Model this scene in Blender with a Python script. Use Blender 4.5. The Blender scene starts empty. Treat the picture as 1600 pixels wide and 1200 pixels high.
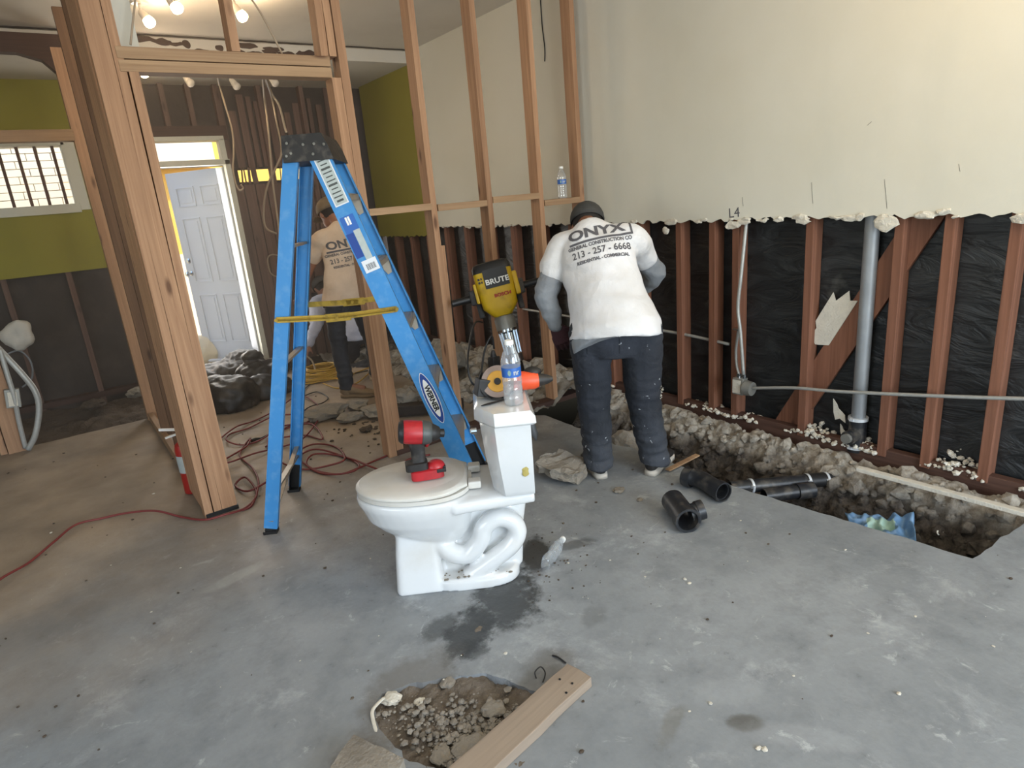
import bpy, bmesh, math, random
from mathutils import Vector, Matrix, noise, Euler
from mathutils.geometry import tessellate_polygon
from mathutils.bvhtree import BVHTree
random.seed(7)
S = bpy.context.scene
COL = S.collection
PI = math.pi
# ------------------------------------------------------------------ camera
CAMH = 1.46
FPX = 997.0
RM = Matrix(((0.80184, 0.23507, -0.54937), (-0.59142, 0.18143, -0.78566), (-0.08503, 0.95489, 0.28451)))
_V = Vector((298, -3350, -FPX)).normalized(); _W = Vector((-750, 230, -FPX)).normalized()
_up = -_V; _Y = (_W - _up*_W.dot(_up)).normalized(); _X = _Y.cross(_up)
RM = Matrix((_X, _Y, _up))
cd = bpy.data.cameras.new('camera'); cam = bpy.data.objects.new('camera', cd); COL.objects.link(cam)
cam.matrix_world = Matrix.Translation((0, 0, CAMH)) @ RM.to_4x4()
cd.sensor_fit = 'HORIZONTAL'; cd.sensor_width = 36; cd.lens = FPX/1600*36; cd.clip_start = .05
S.camera = cam
CC = Vector((0, 0, CAMH))
def ray(x, y): return RM @ Vector((x-800, 600-y, -FPX))
def onz(x, y, z=0.0): d = ray(x, y); return CC + d*((z-CAMH)/d.z)
def ony(x, y, Y): d = ray(x, y); return CC + d*(Y/d.y)
def onx(x, y, X): d = ray(x, y); return CC + d*(X/d.x)
# ------------------------------------------------------------------ world, sun, window light, exposure
w = bpy.data.worlds.new('world'); S.world = w; w.use_nodes = True
nt = w.node_tree; bg = nt.nodes['Background']
sky = nt.nodes.new('ShaderNodeTexSky'); sky.sky_type = 'NISHITA'; sky.sun_disc = False
sky.sun_elevation = math.radians(50); sky.sun_rotation = math.radians(120)
nt.links.new(sky.outputs[0], bg.inputs[0]); bg.inputs[1].default_value = 0.6
sl = bpy.data.lights.new('sun', 'SUN'); sl.energy = 7; sl.angle = .01; sl.color = (1, .93, .82)
so = bpy.data.objects.new('sun', sl); COL.objects.link(so)
so.rotation_euler = Vector((.75, -.5, 1.1)).to_track_quat('Z', 'Y').to_euler()
def area(name, loc, rot, sx, sy, power, color):
    l = bpy.data.lights.new(name, 'AREA'); l.shape = 'RECTANGLE'; l.size = sx; l.size_y = sy; l.energy = power; l.color = color
    o = bpy.data.objects.new(name, l); COL.objects.link(o); o.location = loc; o.rotation_euler = rot
    return o
# daylight coming in through the glazed shop front behind the camera and the side window on the left
area('shop_front_daylight', (1.5, -3.35, 1.45), (math.radians(90), 0, math.radians(0)), 3.0, 2.3, 200, (.87, .94, 1.0))
area('side_window_daylight', (-3.85, .8, 1.6), (math.radians(90), 0, math.radians(-90)), 3.0, 1.6, 46, (.95, .98, 1.0))
area('overhead_fill_light', (.9, .3, 2.74), (0, 0, 0), 2.6, 1.6, 20, (1, .94, .86))  # broad fill light added overhead to lift the slab, no fixture built
area('doorway_daylight', (1.3, 6.97, 1.05), (math.radians(90), 0, math.radians(180)), .7, 1.8, 22, (1, .95, .88))
vs = S.view_settings; vs.view_transform = 'Standard'; vs.look = 'None'; vs.gamma = 1; vs.use_curve_mapping = False
vs.exposure = 0.12
# ------------------------------------------------------------------ materials
def hexc(h):
    h = h.lstrip('#'); c = [int(h[i:i+2], 16)/255 for i in (0, 2, 4)]
    return tuple([(v/12.92 if v <= .04045 else ((v+.055)/1.055)**2.4) for v in c]) + (1,)
class NT:
    def __init__(s, name, rough=.6, metal=0, **kw):
        s.m = bpy.data.materials.new(name); s.m.use_nodes = True; s.t = s.m.node_tree; s.n = s.t.nodes; s.b = s.n['Principled BSDF']
        s.b.inputs['Roughness'].default_value = rough; s.b.inputs['Metallic'].default_value = metal
        for k, v in kw.items(): s.b.inputs[k].default_value = v
        s._tc = None
    def l(s, a, b): s.t.links.new(a, b)
    def coord(s, scale=(1, 1, 1), kind='Object'):
        if not s._tc: s._tc = s.n.new('ShaderNodeTexCoord')
        m = s.n.new('ShaderNodeMapping'); m.inputs['Scale'].default_value = scale; s.l(s._tc.outputs[kind], m.inputs[0]); return m.outputs[0]
    def noise(s, sc, detail=4, scale=(1, 1, 1), dist=0, rough=.55):
        n = s.n.new('ShaderNodeTexNoise'); n.inputs['Scale'].default_value = sc; n.inputs['Detail'].default_value = detail
        n.inputs['Distortion'].default_value = dist; n.inputs['Roughness'].default_value = rough
        s.l(s.coord(scale), n.inputs['Vector']); return n.outputs['Fac']
    def ramp(s, fac, stops):
        r = s.n.new('ShaderNodeValToRGB'); e = r.color_ramp.elements
        while len(e) < len(stops): e.new(.5)
        for i, (p, c) in enumerate(stops):
            e[i].position = p; e[i].color = hexc(c) if isinstance(c, str) else (c, c, c, 1)
        s.l(fac, r.inputs[0]); return r.outputs[0]
    def mix(s, f, a, b, mode='MIX'):
        m = s.n.new('ShaderNodeMix'); m.data_type = 'RGBA'; m.blend_type = mode
        for inp, v in ((m.inputs[0], f), (m.inputs[6], a), (m.inputs[7], b)):
            if isinstance(v, (int, float)): inp.default_value = v
            elif isinstance(v, str): inp.default_value = hexc(v)
            elif isinstance(v, tuple): inp.default_value = v
            else: s.l(v, inp)
        return m.outputs[2]
    def math(s, op, a, b=0.0, c=0.0):
        m = s.n.new('ShaderNodeMath'); m.operation = op
        for inp, v in zip(m.inputs, (a, b, c)):
            if isinstance(v, (int, float)): inp.default_value = v
            else: s.l(v, inp)
        return m.outputs[0]
    def sep(s):
        q = s.n.new('ShaderNodeSeparateXYZ'); s.l(s.coord(), q.inputs[0]); return q.outputs
    def color(s, c):
        if isinstance(c, str): s.b.inputs['Base Color'].default_value = hexc(c)
        else: s.l(c, s.b.inputs['Base Color'])
    def bump(s, h, st=.3, d=.01):
        b = s.n.new('ShaderNodeBump'); b.inputs['Strength'].default_value = st; b.inputs['Distance'].default_value = d
        s.l(h, b.inputs['Height']); s.l(b.outputs[0], s.b.inputs['Normal'])
def plain(name, c, rough=.6, metal=0, var=.12, sc=14, bump=0.0, dirt=None, dirt_amt=.5, dsc=6, **kw):
    t = NT(name, rough, metal, **kw)
    n = t.noise(sc, 4)
    dark = t.mix(1.0, c, (1-var, 1-var, 1-var, 1), 'MULTIPLY')
    col = t.mix(n, dark, c)
    if dirt: col = t.mix(t.ramp(t.noise(dsc, 6), [(.5, 0.0), (.72, dirt_amt)]), col, dirt)
    t.color(col)
    if bump: t.bump(t.noise(sc*4, 5), bump)
    return t.m
def wood(name, a, b, axis, dark='#5a3a25', knots=True, rough=.75):
    t = NT(name, rough)
    s1 = [38, 38, 38]; s1[axis] = 1.1; s2 = [5, 5, 5]; s2[axis] = .6
    g = t.noise(1.0, 5, tuple(s1), 1.2); g2 = t.noise(1.0, 3, tuple(s2))
    oi = t.n.new('ShaderNodeObjectInfo')
    col = t.mix(t.ramp(g, [(.3, 0.0), (.7, 1.0)]), a, b)
    col = t.mix(t.math('MULTIPLY', oi.outputs['Random'], .45), col, t.mix(.6, a, dark))
    col = t.mix(t.ramp(g2, [(.52, 0.0), (.75, .5)]), col, dark)
    if knots:
        k = t.n.new('ShaderNodeTexVoronoi'); s3 = [9, 9, 9]; s3[axis] = 2.6; t.l(t.coord(tuple(s3)), k.inputs['Vector']); k.inputs['Scale'].default_value = 1
        col = t.mix(t.ramp(k.outputs['Distance'], [(.06, .9), (.15, 0.0)]), col, dark)
    t.color(col); t.bump(g, .25, .004)
    return t.m
M = {}
M['stud_z'] = wood('new_wood_z', '#bd9471', '#987153', 2)
M['stud_x'] = wood('new_wood_x', '#b59572', '#927355', 0)
M['stud_y'] = wood('new_wood_y', '#b59572', '#927355', 1)
M['old_z'] = wood('old_wood_z', '#90614a', '#67412d', 2, '#33190f')
M['old_y'] = wood('old_wood_y', '#5c4033', '#41291f', 1, '#2a1a12')
M['old_x'] = wood('old_wood_x', '#4c3328', '#38241b', 0, '#23150e')
M['plank'] = wood('dusty_plank', '#a99885', '#8f8070', 1, '#5e5044')
M['shade_z'] = wood('shaded_wood_z', '#7a5b42', '#5d432f', 2, '#3c2819')  # darker copy of the stud wood, with shade put into its colour
M['backstud'] = wood('dusty_hazed_stud', '#74584a', '#574036', 2, '#2f1f17')  # dusty wood greyed further, the room's haze put into its colour
def floor_mat():
    t = NT('concrete_floor', .62)
    x, y, z = t.sep()
    n1 = t.noise(1.3, 8, dist=.6); n2 = t.noise(7, 8, rough=.65); n3 = t.noise(60, 4)
    col = t.mix(t.ramp(n1, [(.3, 0.0), (.7, 1.0)]), '#7f8589', '#9da2a5')
    col = t.mix(t.ramp(n2, [(.45, 0.0), (.7, .55)]), col, '#6b6f72')
    col = t.mix(t.ramp(t.noise(3.1, 12, rough=.74, dist=.3), [(.55, 0.0), (.66, .6)]), col, '#b4b8ba')
    col = t.mix(t.ramp(t.noise(9, 10, rough=.72, dist=.8), [(.60, 0.0), (.68, .7)]), col, '#bfc3c4')
    col = t.mix(t.ramp(t.noise(14, 6, rough=.7), [(.63, 0.0), (.72, .5)]), col, '#5c5f60')
    col = t.mix(t.math('MULTIPLY', n3, .35), col, '#6d6f72')
    # tan plaster dust lying on the slab towards the far room
    dist = t.math('ADD', t.math('MULTIPLY', x, -.28), y)
    dn = t.math('ADD', dist, t.math('MULTIPLY', t.noise(1.6, 5), 1.6))
    dust = t.n.new('ShaderNodeMapRange'); t.l(dn, dust.inputs[0]); dust.inputs[1].default_value = 2.9; dust.inputs[2].default_value = 4.4; dust.inputs[4].default_value = .92
    dcol = t.mix(t.ramp(t.noise(2.4, 7), [(.35, 0.0), (.7, 1.0)]), '#a3917b', '#7b6d5d')
    col = t.mix(dust.outputs[0], col, dcol)
    def blob(cx, cy, rx, ry, ang, amount, c, col, nsc=9, nam=.5, edge=.25):
        ca, sa = math.cos(ang), math.sin(ang)
        dx = t.math('SUBTRACT', x, cx); dy = t.math('SUBTRACT', y, cy)
        u = t.math('DIVIDE', t.math('ADD', t.math('MULTIPLY', dx, ca), t.math('MULTIPLY', dy, sa)), rx)
        v = t.math('DIVIDE', t.math('SUBTRACT', t.math('MULTIPLY', dy, ca), t.math('MULTIPLY', dx, sa)), ry)
        r = t.math('SQRT', t.math('ADD', t.math('MULTIPLY', u, u), t.math('MULTIPLY', v, v)))
        r = t.math('ADD', r, t.math('MULTIPLY', t.math('SUBTRACT', t.noise(nsc, 6, rough=.7), .5), nam*4))
        mr = t.n.new('ShaderNodeMapRange'); mr.interpolation_type = 'SMOOTHSTEP'; t.l(r, mr.inputs[0])
        mr.inputs[1].default_value = 1.0; mr.inputs[2].default_value = 1.0-edge*2; mr.inputs[3].default_value = 0; mr.inputs[4].default_value = amount
        return t.mix(mr.outputs[0], col, c), mr.outputs[0]
    wet = None
    for (px, py, rx, ry, a, am) in ((790, 935, .25, .15, .9, .9), (735, 985, .20, .10, .6, .9), (838, 868, .20, .09, .9, .85), (690, 980, .10, .07, .2, .7), (740, 1015, .07, .06, .2, .7), (900, 850, .14, .04, -.3, .5)):
        p = onz(px, py); col, f = blob(p.x, p.y, rx, ry, a, am, '#2b2c2c', col, 11, .45); wet = f if wet is None else t.math('MAXIMUM', wet, f)
    for (px, py, rx, ry, a, am, c) in ((1165, 1130, .07, .04, -.9, .7, '#4a4740'), (1050, 1130, .10, .035, .35, .45, '#6a6860'), (1140, 1080, .14, .07, -.6, .15, '#c0c4c6'),
                                       (1250, 1150, .2, .05, -.9, .15, '#c0c4c6'), (640, 1080, .28, .16, .4, .5, '#5d564c'), (850, 1060, .2, .1, .4, .45, '#5a544b'), (930, 960, .1, .05, .4, .4, '#5b5d5e'),
                                       (560, 1190, .1, .1, 0, .6, '#5c5347'), (120, 950, .5, .2, .2, .25, '#5f6265'), (370, 900, .16, .05, .2, .4, '#a9aaa6')):
        p = onz(px, py); col, f = blob(p.x, p.y, rx, ry, a, am, c, col, 8, .35)
    t.color(col)
    rg = t.mix(wet, t.ramp(n2, [(.3, .5), (.7, .75)]), (.33, .33, .33, 1)); t.l(rg, t.b.inputs['Roughness'])
    t.bump(t.math('ADD', t.noise(45, 6), t.math('MULTIPLY', n2, 2)), .22, .006)
    return t.m
M['floor'] = floor_mat()
def drywall_mat(name, a, b, streak, patch=None):
    t = NT(name, .85)
    col = t.mix(t.ramp(t.noise(.8, 5), [(.35, 0.0), (.65, 1.0)]), a, b)
    col = t.mix(t.ramp(t.noise(1.0, 6, (3, 3, .8)), [(.55, 0.0), (.8, .4)]), col, streak)
    t.color(col); t.bump(t.noise(70, 3), .18, .004); return t.m
M['drywall'] = drywall_mat('painted_drywall', '#d2cfc2', '#c9c5b5', '#bdbdb2')
M['lime'] = drywall_mat('lime_drywall', '#88802e', '#7c7423', '#68601c')
M['ceiling'] = drywall_mat('ceiling_paint', '#cfc8ba', '#c4bcae', '#b3a999')
def paper_mat():
    t = NT('building_paper', .42)
    n = t.noise(1.0, 5, (1, 3, 9), 1.5)
    col = t.mix(t.ramp(n, [(.4, 0.0), (.75, .6)]), '#17191a', '#3a3d3e')
    col = t.mix(t.ramp(t.noise(5, 6), [(.66, 0.0), (.8, .6)]), col, '#66655f')
    t.color(col); t.bump(n, .6, .03); return t.m
M['paper'] = paper_mat()
M['backpaper'] = plain('dusty_hazed_paper', '#3b322c', .8, var=.5, sc=5, bump=.4, dirt='#5e5148', dsc=3)  # black paper browned by dust and by haze put into its colour
def rubble_mat():
    t = NT('broken_footing_and_soil', .95)
    x, y, z = t.sep()
    zz = t.math('ADD', z, t.math('MULTIPLY', t.math('SUBTRACT', t.noise(12, 5), .5), .14))
    mr = t.n.new('ShaderNodeMapRange'); t.l(zz, mr.inputs[0]); mr.inputs[1].default_value = -.11; mr.inputs[2].default_value = -.02
    soil = t.mix(t.ramp(t.noise(22, 8, rough=.7), [(.35, 0.0), (.65, 1.0)]), '#231f1c', '#6b6157')
    conc = t.mix(t.ramp(t.noise(18, 8, rough=.75), [(.35, 0.0), (.62, 1.0)]), '#8c7f6e', '#d6cebf')
    t.color(t.mix(mr.outputs[0], soil, conc)); t.bump(t.noise(55, 8, rough=.8), 1.0, .02); return t.m
M['rubble'] = rubble_mat()
M['chunk'] = plain('broken_concrete', '#9a9285', .95, var=.45, sc=18, bump=.7, dirt='#4e463d', dsc=9)
M['soil'] = plain('brown_soil', '#5d5043', 1, var=.5, sc=16, bump=1.0, dirt='#2f2822', dsc=5)
M['holesoil'] = plain('pale_crumbled_soil', '#7d7265', 1, var=.5, sc=22, bump=1.0, dirt='#40372f', dsc=12)
M['torn'] = plain('torn_gypsum', '#d9d3c4', .95, var=.25, sc=30, bump=.5)
M['porcelain'] = plain('porcelain', '#d9dbdb', .12, var=.04, sc=4, dirt='#b9ad97', dirt_amt=.25, dsc=5, **{'Coat Weight': .4})
M['seat'] = plain('seat_plastic', '#d2cfc7', .3, var=.06, sc=5, dirt='#b3a68f', dirt_amt=.3)
M['blue'] = plain('blue_fiberglass', '#3b86c4', .38, var=.14, sc=7, dirt='#8fb4cf', dirt_amt=.22, dsc=24)
M['black'] = plain('black_plastic', '#1b1b1c', .45, var=.3)
M['blackdusty'] = plain('dusty_black_plastic', '#201e1d', .55, var=.4, dirt='#7a7066', dirt_amt=.3, dsc=22)
M['alu'] = plain('dull_aluminium', '#b2a99b', .42, .6, var=.25, sc=20)
M['chrome'] = plain('polished_steel', '#c9ccce', .18, 1, var=.15)
M['gear'] = plain('dark_grey_casting', '#505453', .5, .3, var=.3)
M['smear'] = plain('dried_yellow_smear', '#b3a35a', .6, var=.3)
M['bright'] = plain('bright_steel_band', '#dfe3e6', .3, .35, var=.1)
M['brass'] = plain('brass_plated_steel', '#d6b354', .3, .8, var=.3, sc=20, dirt='#3c3a30', dirt_amt=.6, dsc=30)
M['yellow'] = plain('yellow_housing', '#cfa90f', .45, var=.2, dirt='#77601a', dirt_amt=.5, dsc=14)
M['red'] = plain('red_housing', '#b3222a', .4, var=.25, dirt='#5d2020', dirt_amt=.5, dsc=20)
M['redcord'] = plain('red_cord_jacket', '#7a3230', .55, var=.3)
M['yellowcord'] = plain('yellow_cord_jacket', '#c29a3c', .6, var=.2)
M['cable'] = plain('tan_cable_jacket', '#a8947c', .6, var=.2)
M['white'] = plain('white_paint', '#d8dbe0', .5, var=.05)
M['whitetxt'] = plain('white_print', '#e6e6e2', .6, var=.03)
M['blacktxt'] = plain('black_print', '#151515', .6, var=.05)
M['redtxt'] = plain('red_print', '#a52b1c', .6, var=.05)
M['navytxt'] = plain('navy_print', '#173f8c', .5, var=.05)
M['label'] = plain('grey_label', '#b3bcba', .5, var=.25, sc=60)
M['shirttxt'] = plain('faded_charcoal_print', '#5b5a5e', .9, var=.25, sc=60)
M['abs'] = plain('black_drain_pipe', '#26282c', .38, var=.35, dirt='#7c7468', dirt_amt=.4, dsc=18)
M['galv'] = plain('galvanised_pipe', '#9a9ea1', .5, .35, var=.45, sc=9)
M['conduit'] = plain('flexible_steel_conduit', '#b0b0ab', .45, .3, var=.3, sc=50)
M['galvbox'] = plain('galvanised_box', '#9b9a93', .45, .5, var=.35, sc=20)
M['stucco'] = plain('sunlit_white_wall', '#f0e2c4', .9, var=.1)
M['yellowwall'] = plain('yellow_wall', '#edbd55', .9, var=.1)
M['paving'] = plain('pale_paving', '#c9bda8', .9, var=.15)
M['orange'] = plain('orange_guard', '#e2532a', .45, var=.2)
M['discy'] = plain('yellow_disc_flange', '#cf9a3a', .55, .1, var=.25)
M['discg'] = plain('abrasive_disc', '#9d8a80', .8, var=.35, sc=30)
M['bag'] = plain('black_bin_bag', '#221f1c', .5, var=.4, bump=.5, sc=6, dirt='#6b6055', dirt_amt=.4)
M['blueplastic'] = plain('blue_plastic_film', '#6d93b8', .4, var=.45, sc=20)
M['greenplastic'] = plain('pale_green_film', '#a3c2b4', .4, var=.3, sc=20)
M['skin'] = plain('skin', '#8a5d46', .6, var=.15)
M['hair'] = plain('dark_hair', '#1c1612', .8, var=.3)
M['glove'] = plain('maroon_glove', '#3f1f24', .85, var=.35, bump=.4, sc=30)
M['cap_dark'] = plain('dark_cap', '#3b3a38', .85, var=.3, sc=30)
M['cap_tan'] = plain('khaki_cap', '#6e5d46', .85, var=.3, sc=30)
M['shoe'] = plain('black_shoe', '#282625', .6, var=.3)
M['sole'] = plain('off_white_sole', '#c9c2b6', .6, var=.2)
M['boot'] = plain('tan_work_boot', '#8c7557', .85, var=.35, dirt='#5b4a38')
M['extred'] = plain('extinguisher_red', '#a3241d', .35, var=.2)
M['sack'] = plain('pale_rubbish', '#cfc9bd', .9, var=.3)
def cloth(name, a, b, splat=None, st=.5, dust=None):
    t = NT(name, .92); n = t.noise(5, 6)
    col = t.mix(t.ramp(n, [(.35, 0.0), (.65, 1.0)]), a, b)
    if dust:
        x, y, z = t.sep(); mr = t.n.new('ShaderNodeMapRange'); t.l(t.math('ADD', z, t.math('MULTIPLY', t.noise(9, 4), .3)), mr.inputs[0])
        mr.inputs[1].default_value = .55; mr.inputs[2].default_value = .05; mr.inputs[4].default_value = .55; col = t.mix(mr.outputs[0], col, dust)
    if splat: col = t.mix(t.ramp(t.noise(26, 3, dist=.8), [(.69, 0.0), (.715, .9)]), col, splat)
    t.color(col); t.bump(t.noise(12, 6, dist=.5), st, .02); return t.m
M['shirt'] = cloth('white_shirt_cloth', '#d6d6d8', '#c6c4c2')
M['shirt_dusty'] = cloth('dusty_white_shirt_cloth', '#cdb8a2', '#bda68f')
M['hoodie'] = cloth('pale_blue_shirt_cloth', '#b9bccb', '#a5a8b8')
M['sleeve'] = cloth('grey_undersleeve', '#8b8f93', '#74777b')
M['jeans'] = cloth('dark_navy_jeans', '#1d2128', '#2b2f38', '#b8bcc0', .7, '#565a60')
M['jeans_dark'] = cloth('charcoal_jeans', '#26272b', '#34363c', None, .7)
M['trim'] = plain('off_white_trim', '#c4c0ae', .5, var=.08)
def emis(name, c, st):
    t = NT(name); t.b.inputs['Emission Color'].default_value = hexc(c); t.b.inputs['Emission Strength'].default_value = st; t.color(c); return t.m
M['bulb'] = emis('lit_bulb', '#ffd9a0', 38)
M['bulboff'] = plain('unlit_bulb', '#d9cdbb', .3)
def clearplastic(name, tint, rough=.05, mixf=.75):
    t = NT(name, rough); t.color(tint); t.b.inputs['IOR'].default_value = 1.45
    tr = t.n.new('ShaderNodeBsdfTransparent'); mx = t.n.new('ShaderNodeMixShader'); fr = t.n.new('ShaderNodeLayerWeight'); fr.inputs[0].default_value = .35
    out = t.n['Material Output']; gl = t.n.new('ShaderNodeBsdfGlossy'); gl.inputs[1].default_value = rough
    f = t.math('ADD', t.math('MULTIPLY', fr.outputs['Facing'], .7), 1-mixf-.1)
    m2 = t.n.new('ShaderNodeMixShader'); m2.inputs[0].default_value = .5; t.l(gl.outputs[0], m2.inputs[1]); t.l(t.b.outputs[0], m2.inputs[2])
    t.l(f, mx.inputs[0]); t.l(tr.outputs[0], mx.inputs[1]); t.l(m2.outputs[0], mx.inputs[2]); t.l(mx.outputs[0], out.inputs[0]); return t.m
M['clear'] = clearplastic('clear_plastic', '#dfe6ea')
M['glass'] = clearplastic('window_glass', '#e8ecef', .02, .93)
M['tape'] = plain('blue_bottle_label', '#2e62b0', .4, var=.1)
# ------------------------------------------------------------------ mesh helpers
def link(name, me, mat=None, parent=None, smooth=False):
    o = bpy.data.objects.new(name, me); COL.objects.link(o)
    mats = mat if isinstance(mat, (list, tuple)) else [mat]
    for m in mats:
        if m: me.materials.append(m)
    if smooth:
        for p in me.polygons: p.use_smooth = True
    if parent:
        o.parent = parent
    return o
def obj(name, bm, mat=None, parent=None, smooth=False, world=False, bevel=0):
    if bevel:
        bmesh.ops.bevel(bm, geom=[e for e in bm.edges if len(e.link_faces) == 2 and e.calc_face_angle(0) > .6], offset=bevel, segments=2, affect='EDGES', profile=.6, clamp_overlap=True)
    bmesh.ops.recalc_face_normals(bm, faces=bm.faces)
    me = bpy.data.meshes.new(name); bm.to_mesh(me); bm.free()
    o = link(name, me, mat, parent, smooth)
    if smooth == 'auto':
        me.set_sharp_from_angle(angle=math.radians(38))
    if world and parent: o.matrix_parent_inverse = parent_matrix(parent).inverted()
    return o
def parent_matrix(p):
    m = p.matrix_basis.copy()
    q = p
    while q.parent: m = q.parent.matrix_basis @ q.matrix_parent_inverse @ m; q = q.parent
    return m
def thing(name, label, cat, loc=(0, 0, 0), rot=0, group=None, kind=None):
    o = bpy.data.objects.new(name, None); COL.objects.link(o); o.location = loc
    o.rotation_euler = rot if hasattr(rot, '__len__') else (0, 0, rot); o.empty_display_size = .1
    return tag(o, label, cat, group, kind)
def tag(o, label=None, cat=None, group=None, kind=None):
    if label: o['label'] = label
    if cat: o['category'] = cat
    if group: o['group'] = group
    if kind: o['kind'] = kind
    return o
def B(): return bmesh.new()
def box(bm, c, s, rot=None, mat=0):
    r = bmesh.ops.create_cube(bm, size=1); vs_ = r['verts']
    m = Matrix.Translation(c) @ (rot.to_4x4() if rot else Matrix.Identity(4)) @ Matrix.Diagonal((s[0], s[1], s[2], 1))
    bmesh.ops.transform(bm, matrix=m, verts=vs_)
    if mat:
        for f in {f for v in vs_ for f in v.link_faces}: f.material_index = mat
    return vs_
def frame_from(d, up=Vector((0, 0, 1))):
    d = Vector(d).normalized(); up = Vector(up)
    if abs(d.dot(up)) > .98: up = Vector((0, 1, 0)) if abs(d.y) < .9 else Vector((1, 0, 0))
    x = up.cross(d).normalized(); y = d.cross(x)
    return Matrix((x, y, d)).transposed()
def beam(bm, p0, p1, wx, wy, up=(0, 0, 1)):
    p0, p1 = Vector(p0), Vector(p1); d = p1-p0
    return box(bm, (p0+p1)/2, (wx, wy, d.length), frame_from(d, up))
def ringpts(c, R, rx, ry, seg, sq=2.0):
    out = []
    for i in range(seg):
        a = 2*PI*i/seg; ca, sa = math.cos(a), math.sin(a)
        x = math.copysign(abs(ca)**(2/sq), ca)*rx; y = math.copysign(abs(sa)**(2/sq), sa)*ry
        out.append(Vector(c) + R @ Vector((x, y, 0)))
    return out
def loft(bm, rings, cap=True, closed=True):
    vr = [[bm.verts.new(p) for p in r] for r in rings]
    for a, b in zip(vr, vr[1:]):
        n = len(a)
        for i in range(n if closed else n-1):
            j = (i+1) % n; bm.faces.new((a[i], a[j], b[j], b[i]))
    if cap: bm.faces.new(vr[0][::-1]); bm.faces.new(vr[-1])
    return vr
def tube(bm, pts, r, seg=8, cap=True, up=(0, 0, 1), flat=None):
    pts = [Vector(p) for p in pts]; n = len(pts); rings = []
    for i, p in enumerate(pts):
        d = (pts[min(i+1, n-1)]-pts[max(i-1, 0)])
        if d.length < 1e-7: d = Vector((0, 0, 1))
        rr = r[i] if isinstance(r, (list, tuple)) else r
        ry = rr*(flat[i] if isinstance(flat, (list, tuple)) else flat) if flat else rr
        if i == 0:
            R = frame_from(d, up)
        else:
            d.normalize(); x = (R.col[0]-d*R.col[0].dot(d))
            x.normalize(); R = Matrix((x, d.cross(x), d)).transposed()
        rings.append(ringpts(p, R, rr, ry, seg))
    return loft(bm, rings, cap)
def spline(pts, n=6):
    pts = [Vector(p) for p in pts]; out = []
    P = [pts[0]]+pts+[pts[-1]]
    for i in range(1, len(P)-2):
        for k in range(n):
            t = k/n; a, b, c, d = P[i-1], P[i], P[i+1], P[i+2]
            out.append(.5*((2*b)+(c-a)*t+(2*a-5*b+4*c-d)*t*t+(3*b-a-3*c+d)*t**3))
    out.append(pts[-1]); return out
def lathe(bm, prof, seg=24, mtx=None):
    rings = []
    for r, z in prof: rings.append([Vector((r*math.cos(2*PI*i/seg), r*math.sin(2*PI*i/seg), z)) for i in range(seg)])
    if mtx: rings = [[mtx @ p for p in r] for r in rings]
    return loft(bm, rings)
def prism(bm, poly, d0, d1, mtx=None):
    mtx = mtx or Matrix.Identity(4)
    a = [bm.verts.new(mtx @ Vector((x, y, d0))) for x, y in poly]; b = [bm.verts.new(mtx @ Vector((x, y, d1))) for x, y in poly]
    tris = tessellate_polygon([[Vector((x, y, 0)) for x, y in poly]])
    for t in tris:
        bm.faces.new([a[i] for i in t][::-1]); bm.faces.new([b[i] for i in t])
    n = len(poly)
    for i in range(n): j = (i+1) % n; bm.faces.new((a[i], a[j], b[j], b[i]))
def sphere(bm, c, r, seg=16, R=None):
    v = bmesh.ops.create_uvsphere(bm, u_segments=seg, v_segments=max(8, seg*2//3), radius=1)['verts']
    r = r if hasattr(r, '__len__') else (r, r, r)
    bmesh.ops.transform(bm, matrix=Matrix.Translation(c) @ (R.to_4x4() if R else Matrix.Identity(4)) @ Matrix.Diagonal((*r, 1)), verts=v); return v
def fuse(bm, voxel, smooth=4, name='m'):
    bmesh.ops.recalc_face_normals(bm, faces=bm.faces)
    me = bpy.data.meshes.new(name); bm.to_mesh(me); bm.free()
    o = bpy.data.objects.new('tmp_fuse', me); COL.objects.link(o)
    m = o.modifiers.new('r', 'REMESH'); m.mode = 'VOXEL'; m.voxel_size = voxel; m.use_smooth_shade = True
    if smooth: s = o.modifiers.new('s', 'SMOOTH'); s.factor = .5; s.iterations = smooth
    dg = bpy.context.evaluated_depsgraph_get(); ev = o.evaluated_get(dg); out = bpy.data.meshes.new_from_object(ev); out.name = name
    bpy.data.objects.remove(o); bpy.data.meshes.remove(me)
    return out
def wrinkle(me, amp, f):
    me.calc_loop_triangles()
    nm = [v.normal.copy() for v in me.vertices]
    for v, n in zip(me.vertices, nm): v.co += n*amp*f(v.co)
def chunk(bm, c, r, seed, squash=.7, sub=2):
    v = bmesh.ops.create_icosphere(bm, subdivisions=sub, radius=1)['verts']; rnd = random.Random(seed); off = Vector((rnd.uniform(0, 50), rnd.uniform(0, 50), rnd.uniform(0, 50)))
    E_ = Euler((rnd.uniform(0, 6), rnd.uniform(0, 6), rnd.uniform(0, 6))).to_matrix()
    sx = Vector((rnd.uniform(.75, 1.25), rnd.uniform(.7, 1.1), squash))
    for p in v:
        q = p.co.copy(); k = 1 + .38*noise.noise(q*1.6+off) + .16*noise.noise(q*4+off)
        q = E_ @ (q*k)
        p.co = Vector(c) + Vector((q.x*sx.x, q.y*sx.y, q.z*sx.z))*r
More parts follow.
